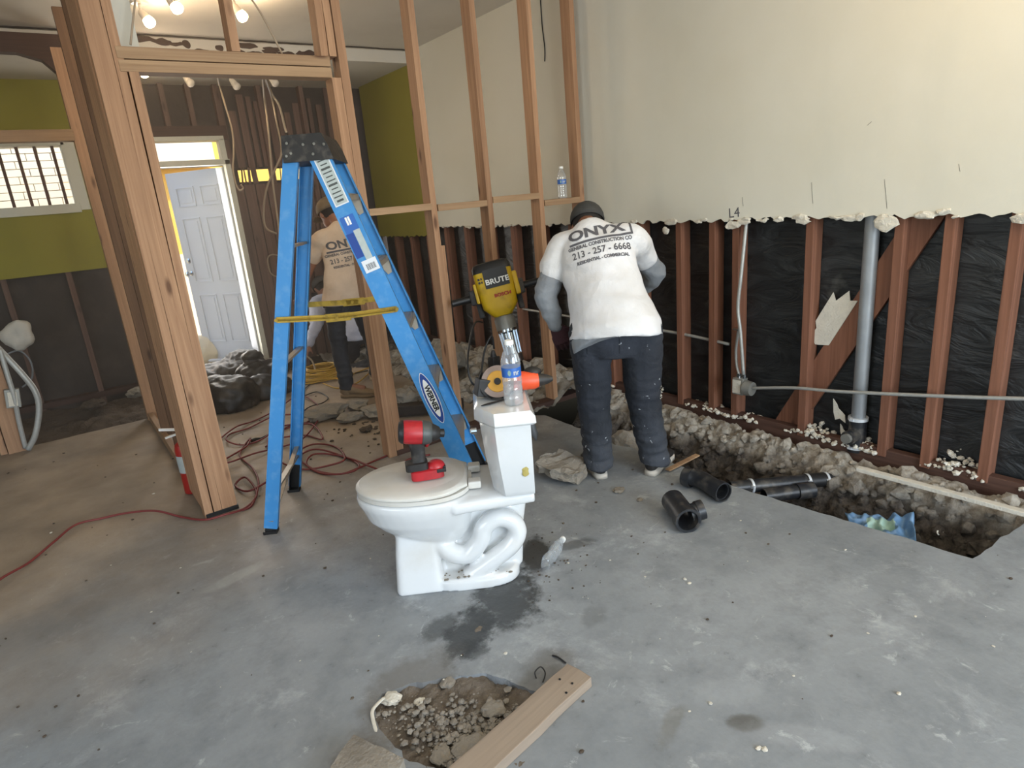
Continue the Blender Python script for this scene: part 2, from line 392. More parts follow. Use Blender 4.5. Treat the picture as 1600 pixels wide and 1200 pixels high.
def textmesh(s, size, bold=0.0, extr=.0006, align='CENTER', dice=0, xs=1.0):
    cu = bpy.data.curves.new('t', 'FONT'); cu.body = s; cu.size = size; cu.align_x = align; cu.align_y = 'CENTER'; cu.offset = bold; cu.extrude = extr; cu.resolution_u = 3
    o = bpy.data.objects.new('tmp_t', cu); COL.objects.link(o); dg = bpy.context.evaluated_depsgraph_get(); me = bpy.data.meshes.new_from_object(o.evaluated_get(dg))
    bpy.data.objects.remove(o); bm = B(); bm.from_mesh(me); bpy.data.meshes.remove(me)
    bmesh.ops.scale(bm, vec=(xs, 1, 1), verts=bm.verts)
    if dice:
        bmesh.ops.triangulate(bm, faces=bm.faces)
        for _ in range(4):
            e = [x for x in bm.edges if x.calc_length() > dice]
            if not e: break
            bmesh.ops.subdivide_edges(bm, edges=e, cuts=1); bmesh.ops.triangulate(bm, faces=bm.faces)
    return bm
def text_on(name, s, size, mtx, mat, parent, bold=0.0, extr=.0006, xs=1.0):
    bm = textmesh(s, size, bold, extr, xs=xs); bmesh.ops.transform(bm, matrix=mtx, verts=bm.verts)
    return obj(name, bm, mat, parent)
def mtx(o, x, y):
    x = Vector(x).normalized(); y = Vector(y); y = (y-x*y.dot(x)).normalized(); z = x.cross(y)
    m = Matrix((x, y, z)).transposed().to_4x4(); m.translation = Vector(o); return m
# ------------------------------------------------------------------ floor slab with trenches
XW, YP, YB = 3.15, 3.38, 6.85
def jag(a, b, step=.05, amp=.012, seed=0):
    a, b = Vector((a[0], a[1], 0)), Vector((b[0], b[1], 0)); n = max(1, int((b-a).length/step)); r = random.Random(seed); d = (b-a).normalized(); p = Vector((-d.y, d.x, 0)); out = []
    for i in range(n): out.append(a+(b-a)*i/n + p*(r.uniform(-amp, amp) if i else 0))
    return out
def path(pts, amp=.012, seed=3, jagged=None):
    out = []
    for i, (a, b) in enumerate(zip(pts, pts[1:]+pts[:1])):
        if jagged is None or i in jagged: out += jag(a, b, .045, amp, seed+i)
        else: out.append(Vector((a[0], a[1], 0)))
    return out
outline = [(-4, -3.5), (3.12, -3.5), (3.12, .70), (2.56, .745), (2.47, 1.72), (2.50, 2.6), (2.52, 3.25), (2.34, 3.45), (2.28, 4.6), (2.42, 5.4), (1.95, 6.05), (1.72, 6.2), (1.72, 6.80), (.62, 6.80), (.55, 5.66), (-4, 5.66)]
outl = path(outline, .006, 3, {2, 3, 4, 5, 6, 7, 8, 9, 10, 11, 13, 14})
hole_pts = [onz(*p) for p in ((583, 1105), (597, 1083), (640, 1068), (700, 1058), (760, 1052), (800, 1066), (838, 1080), (850, 1100), (820, 1130), (775, 1168), (730, 1196), (690, 1204), (640, 1190), (604, 1152), (590, 1130))]
hole = []
for i, p in enumerate(hole_pts):
    q = hole_pts[(i+1) % len(hole_pts)]
    hole += jag(p, q, .02, .006, 40+i)
bm = B()
def slab(bm, outl, holes, z0, z1):
    polys = [outl]+holes; flat = [p for pl in polys for p in pl]
    top = [bm.verts.new((p.x, p.y, z1)) for p in flat]; bot = [bm.verts.new((p.x, p.y, z0)) for p in flat]
    for t in tessellate_polygon(polys):
        try: bm.faces.new([top[i] for i in t])
        except ValueError: pass
    k = 0
    for pl in polys:
        n = len(pl)
        for i in range(n):
            j = (i+1) % n; bm.faces.new((top[k+i], top[k+j], bot[k+j], bot[k+i]))
        k += n
slab(bm, outl, [hole], -.12, 0)
fl = obj('floor', bm, M['floor']); fl['kind'] = 'structure'
for f in fl.data.polygons: pass
# heightfields of broken earth where the slab has been cut away
def field(name, x0, x1, y0, y1, res, fz, mat, label=None):
    nx, ny = int((x1-x0)/res)+1, int((y1-y0)/res)+1; bm = B(); g = []
    for j in range(ny):
        row = []
        for i in range(nx):
            x = x0+(x1-x0)*i/(nx-1); y = y0+(y1-y0)*j/(ny-1); row.append(bm.verts.new((x, y, fz(x, y))))
        g.append(row)
    for j in range(ny-1):
        for i in range(nx-1): bm.faces.new((g[j][i], g[j][i+1], g[j+1][i+1], g[j+1][i]))
    o = obj(name, bm, mat, smooth=True); o['kind'] = 'stuff'
    if label: tag(o, label, 'soil')
    return o
def N(x, y, s, o=0): return noise.noise(Vector((x*s, y*s, o)))
def trench_z(x, y):
    t = max(0, min(1, (x-2.80)/.26)); t = t*t*(3-2*t)
    base = -.25 + .205*t + .05*max(0, min(1, (x-3.0)/.08))
    if y > 2.3: base += .05*min(1, (y-2.3))
    z = base + .045*N(x, y, 5) + .03*N(x, y, 14, 3) + .024*N(x, y, 30, 7) + .014*N(x, y, 70, 9)
    return min(z, -.012 if x < 3.0 else .02)
field('trench_soil', 2.40, 3.16, .60, 3.36, .0125, trench_z, M['rubble'], 'dark soil and crumbled pale footing in the trench along the wall')
def back_z(x, y):
    t = max(0, min(1, (x-2.3)/.5))
    z = -.06 + .14*t*(1 - max(0, min(1, (y-5.2)/.8))) + .09*N(x, y, 3.2) + .05*N(x, y, 9, 3) + .03*N(x, y, 24, 5)
    if x < 2.42: z = min(z, .01)
    return z
field('rubble_heap', 2.2, 3.16, 3.36, 6.84, .02, back_z, M['chunk'], 'heap of broken concrete rubble behind the open stud partition')
field('back_pit_soil', 1.62, 2.45, 5.95, 6.84, .03, lambda x, y: -.2+.04*N(x, y, 6)+.02*N(x, y, 20), M['soil'], 'dug out pit of soil under the back wall')
field('left_soil', -2.2, .68, 5.55, 6.84, .025, lambda x, y: -.05+.045*N(x, y, 4)+.03*N(x, y, 13, 2)+.01*N(x, y, 40), M['soil'], 'dug up brown soil beyond the slab edge at left')
hx = sum((p.x for p in hole_pts))/len(hole_pts); hy = sum((p.y for p in hole_pts))/len(hole_pts)
field('hole_soil', hx-.32, hx+.32, hy-.28, hy+.28, .008, lambda x, y: -.016+.02*N(x, y, 8)+.012*N(x, y, 30, 4)+.007*N(x, y, 80, 4), M['holesoil'], 'brown soil with crumbs in the small broken hole in the slab')
# ------------------------------------------------------------------ right wall
def ragged(y0, y1, zc, seed, step=.022, amp=.016):
    r = random.Random(seed); pts = []; y = y0
    while y < y1:
        pts.append((y, zc + .01*noise.noise(Vector((y*1.3, seed, 0))) + amp*abs(math.sin(y*PI/.105+seed)) - amp*.5 + r.uniform(-.006, .006))); y += step
    pts.append((y1, zc)); return pts
YZX = lambda x: Matrix(((0, 0, 1, x), (1, 0, 0, 0), (0, 1, 0, 0), (0, 0, 0, 1)))
CZ = 2.78
def wall_sheet(name, y0, y1, zc, z1, mat, seed, thick=.016):
    poly = ragged(y0, y1, zc, seed) + [(y1, z1), (y0, z1)]
    bm = B(); prism(bm, poly, 0, thick, YZX(XW)); return obj(name, bm, mat)
wr = wall_sheet('wall_right', -3.5, 5.62, 1.215, CZ, M['drywall'], 1); wr['kind'] = 'structure'
wg = wall_sheet('wall_right_green', 5.62, YB, 1.13, CZ-.1, M['lime'], 2); wg['kind'] = 'structure'
bm = B()   # torn gypsum and paper along the cut
r = random.Random(5)
for k in range(46):
    y = r.uniform(.3, 5.5); s = r.choice((.012, .016, .02, .03)); z = 1.212+r.uniform(-.004, .012)
    v = sphere(bm, (XW-.002, y, z), (.009, s*1.5, s*.55), 8)
    for q in v: q.co += Vector((noise.noise(q.co*60), noise.noise(q.co*60+Vector((9, 9, 9))), noise.noise(q.co*60+Vector((3, 0, 4)))))*.006
for (px, py, sy, sz) in ((1145, 352, .05, .022), (1385, 348, .055, .035), (1255, 346, .04, .015), (1310, 340, .05, .012), (1475, 330, .03, .014), (1040, 360, .03, .02), (1345, 338, .02, .02), (1595, 342, .04, .02)):
    p = onx(px, py, XW-.004); v = sphere(bm, p, (.009, sy, sz), 12)
    for q in v: q.co += Vector((noise.noise(q.co*40)*.006, noise.noise(q.co*40+Vector((9, 9, 9)))*.014, noise.noise(q.co*40+Vector((3, 0, 4)))*.014))
obj('torn_gypsum_edge', bm, M['torn'], wr)
bm = B(); box(bm, (XW+.115, 1.7, 1.35), (.012, 10.4, 2.86))
obj('building_paper', bm, M['paper'], wr)
# studs standing behind the drywall, seen below the cut
stud_y = [-.3, .1, .52, .926, 1.163, 1.365, 1.79, 2.225, 2.382, 2.628, 2.95, 3.25]
yy = 3.62
while yy < 6.7: stud_y.append(yy); yy += .36
me = None
for k, y in enumerate(stud_y):
    if k in (5, 8): pass
    bm = B(); wd = .042 if 0 < k < 30 else .04
    x0 = XW+.018
    vs_ = box(bm, (x0+.044, 0, 1.33), (.088, wd, 2.58))
    for v in vs_: v.co.x += .004*math.sin(k*3+v.co.z); v.co.y += .004*math.sin(k*7+v.co.z*1.3)
    o = obj('stud', bm, M['old_z'], wr, bevel=.003); o.location = (0, y, 0)
bm = B(); beam(bm, (XW+.055, -3.4, .018), (XW+.055, 6.8, .018), .048, .115); o = obj('sill_plate', bm, M['old_y'], wr, bevel=.004)
# let-in diagonal brace with a flaking paint patch
a = onx(1212, 690, XW+.09); b = onx(1452, 332, XW+.09); b = b + (b-a)*.1
bm = B(); beam(bm, a, b, .135, .022, (1, 0, 0))
for v in bm.verts: pass
obj('diagonal_brace', bm, M['old_z'], wr)
pa = onx(1272, 540, XW+.076); d = (b-a).normalized(); perp = Vector((0, -d.z, d.y))
bm = B(); poly = [(-.10, -.06), (-.04, -.028), (-.06, .0), (-.02, .062), (.26, .062), (.24, .03), (.28, .0), (.2, -.03), (.23, -.064), (.05, -.064), (.02, -.04)]
cpt = onx(1298, 500, XW+.075)
m = mtx(cpt - d*.1, d, perp); prism(bm, poly, -.002, .002, m); obj('flaking_paint', bm, M['torn'], wr)
# plaster lumps left on the sill between studs
bm = B(); r = random.Random(11)
for k in range(1500):
    y = r.uniform(.3, 3.3); h = max(0, noise.noise(Vector((y*4.3, 2, 0)))+.10)*.22
    if h < .008: continue
    xx = r.uniform(.012, .095)
    chunk(bm, (XW+xx, y, .046+r.random()*h*(.4+xx*6)), r.choice((.005, .007, .009, .012, .018)), k, .7, 1)
obj('plaster_crumbs', bm, M['torn'], wr)['kind'] = 'stuff'
# baked-in lath strips along the footing (right end)
def strip(p0, p1, wx, wy, lab):
    bm = B(); beam(bm, p0, p1, wx, wy); o = obj('footing_strip', bm, M['torn'], None, bevel=.003); return tag(o, lab, 'board')
strip(onz(1340, 732, .045), onz(1650, 815, .045), .035, .02, 'long pale splintered wood strip along the foot of the studs above the blue film')
# pencil mark
text_on('pencil_mark', 'L4', .075, mtx(onx(1147, 333, XW-.001), (0, -1, 0), (0, 0, 1)) @ Matrix.Rotation(.08, 4, 'Z'), M['shirttxt'], wr, extr=.0003)
for k, (ax_, ay_, bx_, by_) in enumerate(((1268, 285, 1270, 318), (1382, 280, 1386, 326), (1160, 308, 1161, 322), (1355, 196, 1362, 190), (1498, 256, 1500, 268))):
    a_, b_ = onx(ax_, ay_, XW-.0005), onx(bx_, by_, XW-.0005); bm = B(); beam(bm, a_, b_, .0008, .0014); obj('pencil_stroke', bm, M['gear'], wr)
# ------------------------------------------------------------------ other shell walls
def struct(name, bm, m, parent=None): o = obj(name, bm, m, parent); 
def wall_boxes(name, rects, mat, parent=None, kind=True):
    bm = B()
    for (c, s) in rects: box(bm, c, s)
    o = obj(name, bm, mat, parent)
    if kind and not parent: o['kind'] = 'structure'
    return o
wall_boxes('ceiling', [((-.4, 1.75, CZ+.05), (7.4, 10.6, .1))], M['ceiling'])
cr = wall_boxes('ceiling_far', [((-.4, 6.3, CZ-.05), (7.4, 1.26, .1))], M['ceiling'])
wall_boxes('wall_left', [((-4.06, 1.6, .55), (.12, 10.5, 1.1)), ((-4.06, 1.6, 2.6), (.12, 10.5, .5)), ((-4.06, -2.1, 1.7), (.12, 2.8, 1.4)), ((-4.06, 4.6, 1.7), (.12, 4.5, 1.4))], M['drywall'])
wall_boxes('wall_front', [((-3.3, -3.56, 1.4), (1.4, .12, 2.9)), ((3.1, -3.56, 1.4), (.5, .12, 2.9)), ((.2, -3.56, 2.72), (5.8, .12, .22)), ((.2, -3.56, .12), (5.8, .12, .26))], M['drywall'])
bm = B()
for x in (-2.6, -.8, 1.2, 2.85): box(bm, (x, -3.5, 1.42), (.07, .07, 2.4))
o = obj('window_1', bm, M['alu']); o['kind'] = 'structure'
# back wall, opened by the barred window, the transom and the doorway
W0 = (-.80, .40, 1.67, 2.20)
D0 = (.84, 1.66, 0, 1.96); T0 = (.98, 1.64, 2.02, 2.185); SL = (1.78, 2.46, 1.80, 1.915)
y = YB+.10
def bw(x0, x1, z0, z1): return ((( x0+x1)/2, y, (z0+z1)/2), (x1-x0, .04, z1-z0))
rects = [bw(-4, W0[0], -.3, 2.7), bw(W0[0], W0[1], -.3, W0[2]), bw(W0[0], W0[1], W0[3], 2.7), bw(W0[1], D0[0], -.3, 2.7), bw(D0[0], D0[1], D0[3], T0[2]), bw(D0[0], T0[0], T0[2], 2.7), bw(T0[0], 1.66, T0[3], 2.7),
         bw(1.66, SL[0], -.3, 2.7), bw(SL[0], SL[1], -.3, SL[2]), bw(SL[0], SL[1], SL[3], 2.7), bw(SL[1], 3.3, -.3, 2.7)]
bk = wall_boxes('wall_back', rects, M['backpaper'])
y = YB-.01
wall_boxes('lime_drywall', [bw(-4, W0[0], 1.14, 2.69), bw(W0[0], W0[1], 1.14, W0[2]), bw(W0[0], W0[1], W0[3], 2.69), bw(W0[1], .8, 1.14, 2.69)], M['lime'], bk)
r = random.Random(2)
for x in (-1.9, -1.5, -1.1, -.7, -.28, .18, .58, 1.70, 2.10, 2.52, 2.92):
    bm = B(); top = 1.64 if -.78 < x < .38 else 2.66; bot = .0
    box(bm, (x, YB+.045, (top+bot)/2-.05), (.042, .085, top-bot+.2)); obj('stud', bm, M['backstud'], bk)
for x in (1.02, 1.24, 1.46):
    bm = B(); box(bm, (x, YB+.045, 2.48), (.042, .085, .42)); obj('stud', bm, M['backstud'], bk)
bm = B(); box(bm, (1.25, YB+.03, 2.255), (.95, .11, .12)); obj('door_header', bm, M['old_x'], bk)
for k, x in enumerate((1.735, 1.83, 1.92, 2.0, 2.08, 2.20, 2.28, 2.36, 2.46, 2.6, 2.7, 2.8, 3.0)):
    bm = B(); L = r.uniform(.5, .75); box(bm, (x, YB+.07+r.uniform(-.01, .01), SL[3]+.02+L/2), (r.uniform(.04, .08), .02, L)); obj('lath_board', bm, M['backstud'], bk)
for k, x in enumerate((1.75, 1.86, 1.97, 2.08, 2.19, 2.30, 2.41, 2.52, 2.63, 2.74, 2.85, 2.98)):
    bm = B(); box(bm, (x, YB+.07+r.uniform(-.012, .012), .9-.05), (.1, .018, 1.85)); obj('sheathing_board', bm, M['backstud'], bk)
for (x, wdt) in ((1.80, .012), (1.835, .01), (1.87, .022), (1.93, .05), (2.18, .006), (2.33, .03), (2.40, .02)):
    bm = B(); beam(bm, (x, YB+.06, SL[2]-.02), (x+r.uniform(-.02, .02), YB+.06, SL[3]+.02), wdt, .012); obj('splinter', bm, M['backstud'], bk)
bm = B(); box(bm, (-.8, YB+.03, .02), (3.2, .1, .05)); obj('sill_plate', bm, M['old_x'], bk)
# ceiling seam: dark torn gap and stained plaster strip where the wall between the rooms came out
bm = B(); r = random.Random(9)
x = -.2; prev = None
pts = []
while x < 3.14: pts.append((x, 5.60+.012*noise.noise(Vector((x*4, 0, 0)))+r.uniform(-.004, .004))); x += .03
poly = [(a, b) for a, b in pts] + [(a, b+.022+.04*abs(noise.noise(Vector((a*6, 3, 0))))) for a, b in reversed(pts)]
prism(bm, poly, CZ-.006, CZ-.001); obj('torn_seam', bm, M['backpaper'], bpy.data.objects['ceiling'])
bm = B()
for k in range(26):
    x = r.uniform(.7, 2.4); v = sphere(bm, (x, 5.668, CZ-.05+r.uniform(-.04, .03)), (r.uniform(.03, .1), .006, r.uniform(.008, .025)), 10)
    for q in v: q.co += Vector((0, 0, noise.noise(q.co*20)*.02))
obj('brown_stain', bm, M['old_x'], cr)
# ------------------------------------------------------------------ door, transom, window
tr = thing('door_1', None, None, (0, YB, 0)); tr['kind'] = 'structure'
def fr(name, parts, mat, par):
    bm = B()
    for c, s in parts: box(bm, c, s)
    return obj(name, bm, mat, par, world=True, bevel=.004)
yf = YB+.03
fr('door_frame', [((1.675, yf, 1.0), (.05, .13, 2.02)), ((.825, yf, 1.0), (.05, .13, 2.02)), ((1.25, yf, 1.99), (.90, .13, .05))], M['trim'], tr)
fr('transom_frame', [((1.66, yf, 2.10), (.05, .12, .2)), ((.96, yf, 2.10), (.05, .12, .2)), ((1.31, yf, 2.205), (.75, .12, .04))], M['trim'], tr)
bm = B(); box(bm, (1.31, YB+.05, 2.10), (.68, .006, .17)); obj('pane', bm, M['glass'], tr, world=True)
bm = B(); box(bm, (1.25, YB+.04, .01), (.86, .18, .05)); obj('threshold', bm, M['alu'], tr, world=True)
# door leaf: hinged at the right jamb and swung outwards
LW = .73; hing = Vector((1.645, YB+.07, 0)); tl = onz(325, 563, 0); v = Vector((tl.x-hing.x, tl.y-hing.y, 0)); ang = math.atan2(v.y, v.x)
leaf = bpy.data.objects.new('door_leaf', None); COL.objects.link(leaf); leaf.parent = tr; leaf.matrix_parent_inverse = Matrix.Translation((0, -YB, 0)); leaf.location = hing; leaf.rotation_euler = (0, 0, ang)
bm = B(); box(bm, (LW/2, 0, .985), (LW, .036, 1.93)); obj('leaf', bm, M['white'], leaf, bevel=.003)
for cx in (LW*.28, LW*.71):
    for z0, z1 in ((.22, .72), (.86, 1.50), (1.62, 1.80)):
        for sgn in (1, -1):
            bm = B()
            wv = .11; 
            for (c, s) in (((cx-wv, 0, (z0+z1)/2), (.014, .010, z1-z0)), ((cx+wv, 0, (z0+z1)/2), (.014, .010, z1-z0)), ((cx, 0, z0), (wv*2+.014, .010, .014)), ((cx, 0, z1), (wv*2+.014, .010, .014))):
                box(bm, (c[0], sgn*.021, c[2]), s)
            box(bm, (cx, sgn*.019, (z0+z1)/2), (wv*2-.06, .008, z1-z0-.06))
            obj('panel', bm, M['white'], leaf, bevel=.002)
bm = B(); 
for sgn in (1, -1):
    lathe(bm, [(.026, 0), (.026, .006), (.01, .01), (.01, .035), (.027, .05), (.024, .065), (.008, .07)], 14, Matrix.Translation((LW-.06, sgn*.018, .95)) @ Matrix.Rotation(-sgn*PI/2, 4, 'X'))
    lathe(bm, [(.027, 0), (.027, .008), (.012, .012), (.01, .02)], 14, Matrix.Translation((LW-.06, sgn*.018, 1.08)) @ Matrix.Rotation(-sgn*PI/2, 4, 'X'))
obj('door_knob', bm, M['chrome'], leaf, smooth='auto')
wn = thing('window_2', None, None, (0, YB, 0)); wn['kind'] = 'structure'
x0, x1, z0, z1 = W0
fr('window_frame', [((x0+.02, yf+.02, (z0+z1)/2), (.05, .17, z1-z0)), ((x1+.02, yf+.02, (z0+z1)/2), (.10, .17, z1-z0+.05)), (((x0+x1)/2, yf+.02, z0-.005), (x1-x0, .19, .075)), (((x0+x1)/2, yf+.02, z1-.012), (x1-x0, .17, .03))], M['trim'], wn)
bm = B(); box(bm, ((x0+x1)/2, YB+.08, (z0+z1)/2), (x1-x0, .005, z1-z0)); obj('pane', bm, M['glass'], wn, world=True)
for k in range(9):
    x = ony(106, 322, YB+.03).x-k*.123; bm = B(); tube(bm, [(x, YB+.03, z0), (x, YB+.03, z1)], .012, 8); obj('window_bar', bm, M['backstud'], wn, world=True)
# ------------------------------------------------------------------ outside
g = wall_boxes('ground_outside', [((1, 9.2, -.08), (14, 4.4, .1))], M['paving'])
py_ = ony(285, 397, 9.3)
ow = wall_boxes('wall_outside_yellow', [((1.5, 9.36, (py_.z+3.4)/2), (8, .12, 3.4-py_.z))], M['yellowwall'])
pz_ = ony(290, 262, 9.2).z
wall_boxes('wall_outside_cream', [((-.2, 9.2, (pz_+3.8)/2), (4.6, .14, 3.8-pz_))], M['stucco'])
wall_boxes('wall_outside_white', [((1.5, 9.34, py_.z/2), (8, .12, py_.z))], M['stucco'])
bwall = wall_boxes('wall_outside_brick', [((-1.9, 8.62, 1.5), (4.6, .1, 3.2))], M['stucco'])
bmesh_me = None
for j in range(12):
    for i in range(9):
        bx0 = -1.15+i*.215+(.107 if j % 2 else 0); bz = 1.42+j*.075+.3
        if bmesh_me is None:
            bm = B(); box(bm, (0, 0, 0), (.209, .03, .069)); o = obj('brick', bm, M['stucco'], bwall, bevel=.003); bmesh_me = o.data
        else:
            o = link('brick', bmesh_me, None, bwall)
        o.location = (bx0, 8.5655+random.uniform(-.002, .002), bz)
# bright rubbish outside the door
bm = B(); lathe(bm, [(.16, 0), (.19, .3), (.2, .42), (.15, .45)], 16, Matrix.Translation((1.02, 7.9, -.03))); tag(obj('outdoor_bucket', bm, M['yellowwall']), 'tan tub standing outside the open door', 'tub')
bm = B()
for k in range(5): chunk(bm, (1.16+.06*k, 7.5+.05*(k % 2), .12-.02*k), .17-.015*k, 300+k, 1.0, 3)
me = fuse(bm, .025, 2); o = link('white_sack', me, M['stucco'], smooth=True); tag(o, 'white sack slumped outside the open door', 'sack')
# ------------------------------------------------------------------ partition framing (wood studs, y = YP)
wp = thing('wall_middle', None, None, (.5, YP, 0)); wp['kind'] = 'structure'
def stud(x, y, z0, z1, wx=.038, wy=.089, mat='stud_z', name='stud', lean=0, par=None):
    bm = B(); n = 6
    rings = []
    for i in range(n+1):
        t = i/n; z = z0+(z1-z0)*t; ox = .003*math.sin(x*31+t*4)+lean*t; oy = .003*math.sin(y*17+x*9+t*3)
        rings.append([Vector((x+ox+sx*wx/2, y+oy+sy*wy/2, z)) for sx, sy in ((-1, -1), (1, -1), (1, 1), (-1, 1))])
    loft(bm, rings); p = par or wp
    return obj(name, bm, M[mat], p, world=True, bevel=.002)
HZ0, HZ1 = 2.105, 2.205
# corner bundle at left: three full studs across the front and one behind facing into the side wall
for x in (.397, .438, .478): stud(x, YP+.045, 0, CZ-.04)
stud(.518, YP+.045, .0, HZ0, name='jack_stud')
bm = B(); box(bm, (.46, YP+.045, .012), (.16, .1, .022)); obj('black_foot_plate', bm, M['black'], wp, world=True)
# header over the doorway and everything above it
for z in (2.128, 2.180):
    bm = B(); box(bm, (.945, YP+.045, z), (.95, .092, .048)); obj('header_beam', bm, M['stud_x'], wp, world=True, bevel=.003)
stud(.97, YP+.045, HZ1, CZ-.04, name='cripple_stud')
stud(1.40, YP+.045, HZ1, CZ-.04, name='cripple_stud')
stud(1.44, YP+.045, HZ1, CZ-.04, name='cripple_stud')
stud(1.442, YP+.045, .0, HZ0, name='jack_stud', wx=.05)
stud(1.492, YP+.045, 0, CZ-.04, name='king_stud', wx=.045)
for x in (1.93, 2.325, 2.735, 3.09): stud(x, YP+.045, .03, CZ-.04, lean=-.01)
stud(1.965, YP+.06, .03, 1.2, name='sister_stud', wx=.03, wy=.05)
for (xa, xb, z) in ((1.515, 1.911, 1.43), (1.949, 2.306, 1.42), (2.344, 2.716, 1.435), (2.754, 3.071, 1.385)):
    bm = B(); box(bm, ((xa+xb)/2, YP+.045, z), (xb-xa, .089, .038)); obj('blocking', bm, M['stud_x'], wp, world=True, bevel=.002)
bm = B(); box(bm, (2.28, YP+.045, .016), (1.62, .09, .034)); obj('bottom_plate', bm, M['old_x'], wp, world=True)
bm = B(); box(bm, (1.65, YP+.045, CZ-.02), (2.8, .09, .04)); obj('top_plate', bm, M['stud_x'], wp, world=True)
bm = B(); box(bm, (.53, YP+.10, 2.50), (.10, .014, .56)); obj('drywall_scrap', bm, M['drywall'], wp, world=True)
# side wall running back from the corner
ws = thing('wall_side', None, None, (.42, 4.4, 0)); ws['kind'] = 'structure'
for y in (3.50, 3.62, 3.74): stud(.42, y, .035, CZ-.04, wx=.089, wy=.118, par=ws)
for y in (4.35, 4.95): stud(.44, y, .035, CZ-.04, wx=.06, wy=.038, par=ws, mat='shade_z')  # rear studs in the darker wood that stands in for shade
stud(.44, 5.62, 0, CZ-.12, wx=.09, par=ws)
bm = B(); beam(bm, (.42, 3.47, .018), (.42, 5.6, .018), .036, .09); obj('bottom_plate', bm, M['stud_y'], ws, world=True)
wf = thing('wall_left_framing', None, None, (-.4, 5.62, 0)); wf['kind'] = 'structure'
hz = ony(60, 213, 5.62).z
bm = B(); box(bm, (-.7, 5.62, hz), (2.2, .09, .075)); obj('header_beam', bm, M['stud_x'], wf, world=True, bevel=.003)
stud(-.44, 5.62, 0, .62, wx=.10, par=wf, name='short_post'); 
stud(-.52, 5.64, 0, 1.1, wx=.04, par=wf)
bm = B()
prism(bm, [(-2.2, 2.62), (.2, 2.62), (.33, 2.58), (.40, 2.50), (.42, 2.40), (.46, 2.40), (.46, 2.74), (-2.2, 2.74)], 0, .09, Matrix(((1, 0, 0, 0), (0, 0, 1, 5.58), (0, 1, 0, 0), (0, 0, 0, 1)))); obj('torn_plate', bm, M['old_x'], wf, world=True)
# ------------------------------------------------------------------ toilet
TL = thing('toilet', 'white porcelain toilet with closed lid standing loose on the concrete slab', 'toilet', (1.367, 1.859, 0), math.atan2(.53, -.848))
def egg(L0, L1, w, n=40, sq=2.0, front=1.0):
    # x from L0 (back) to L1 (front)
    xc = L0+(L1-L0)*.42; out = []
    for i in range(n):
        a = 2*PI*i/n; c, s_ = math.cos(a), math.sin(a)
        rx = (L1-xc) if c > 0 else (xc-L0)
        k = 2.0 if c > 0 else 2.6
        out.append((xc+math.copysign(abs(c)**(2/k), c)*rx, math.copysign(abs(s_)**(2/k), s_)*w))
    return out
def ringxy(pts, z): return [Vector((x, y, z)) for x, y in pts]
bm = B()
# bowl shell, from rim down
prof = [(.405, .235, .69, .178), (.395, .232, .697, .186), (.375, .235, .694, .186), (.345, .24, .68, .178), (.30, .25, .665, .160), (.26, .26, .625, .138), (.225, .27, .58, .112), (.19, .29, .52, .085)]
loft(bm, [ringxy(egg(a, b, w), z) for z, a, b, w in prof])
# rear deck that carries the tank
loft(bm, [ringpts((x, 0, z), Matrix(((0, 0, 1), (1, 0, 0), (0, 1, 0))), ww, hh, 24, 4) for x, z, hh, ww in ((.015, .372, .03, .15), (.12, .372, .033, .16), (.24, .372, .033, .172), (.32, .37, .034, .18))])
# front pedestal block, flaring towards the floor
def rr(x0, x1, w, z, n=40, sq=6):
    cx, rx = (x0+x1)/2, (x1-x0)/2
    return [Vector((cx+math.copysign(abs(math.cos(2*PI*i/n))**(2/sq), math.cos(2*PI*i/n))*rx, math.copysign(abs(math.sin(2*PI*i/n))**(2/sq), math.sin(2*PI*i/n))*w, z)) for i in range(n)]
loft(bm, [rr(.39, .585, .125, 0, sq=7), rr(.392, .583, .122, .03, sq=7), rr(.40, .572, .105, .16, sq=7), rr(.40, .56, .098, .26, sq=6), rr(.38, .56, .09, .33, sq=5)])
# foot plate behind the pedestal
loft(bm, [rr(.09, .46, .135, 0, sq=3), rr(.09, .46, .135, .035, sq=3), rr(.10, .45, .125, .048, sq=3)])
# rear web
loft(bm, [rr(.075, .42, .05, .03, sq=4), rr(.06, .42, .05, .2, sq=4), rr(.03, .36, .055, .36, sq=4)])
for s_ in (1, -1):   # the S of the trapway showing on the flank
    tp = spline([(.40, s_*.06, .19), (.354, s_*.078, .143), (.29, s_*.084, .133), (.238, s_*.084, .185), (.215, s_*.082, .24), (.165, s_*.08, .272), (.108, s_*.078, .252), (.09, s_*.078, .20), (.12, s_*.084, .15), (.185, s_*.086, .104), (.25, s_*.085, .06), (.30, s_*.08, .03)], 6)
    tube(bm, tp, [.040-.006*math.sin(i/len(tp)*PI)*.4 for i in range(len(tp))], 14, up=(0, 1, 0))
me = fuse(bm, .006, 7); o = link('bowl', me, M['porcelain'], TL, smooth=True)
bm = B()   # tank body with chamfered front corners, wider at the top
def tankring(z, d, w, ch): return [Vector(p+(z,)) for p in ((.015, -w), (d-ch, -w), (d, -w+ch*1.5), (d, w-ch*1.5), (d-ch, w), (.015, w))]
loft(bm, [tankring(.398, .158, .165, .035), tankring(.42, .165, .178, .04), tankring(.56, .182, .205, .045), tankring(.695, .192, .222, .05)])
obj('tank', bm, M['porcelain'], TL, smooth='auto', bevel=.012)
bm = B()
def lidring(z, e): return [Vector(p+(z,)) for p in ((.0-e, -.235-e), (.14, -.235-e), (.205+e, -.135), (.205+e, .135), (.14, .235+e), (.0-e, .235+e))]
loft(bm, [lidring(.69, -.008), lidring(.70, .004), lidring(.725, .002), lidring(.742, -.012)])
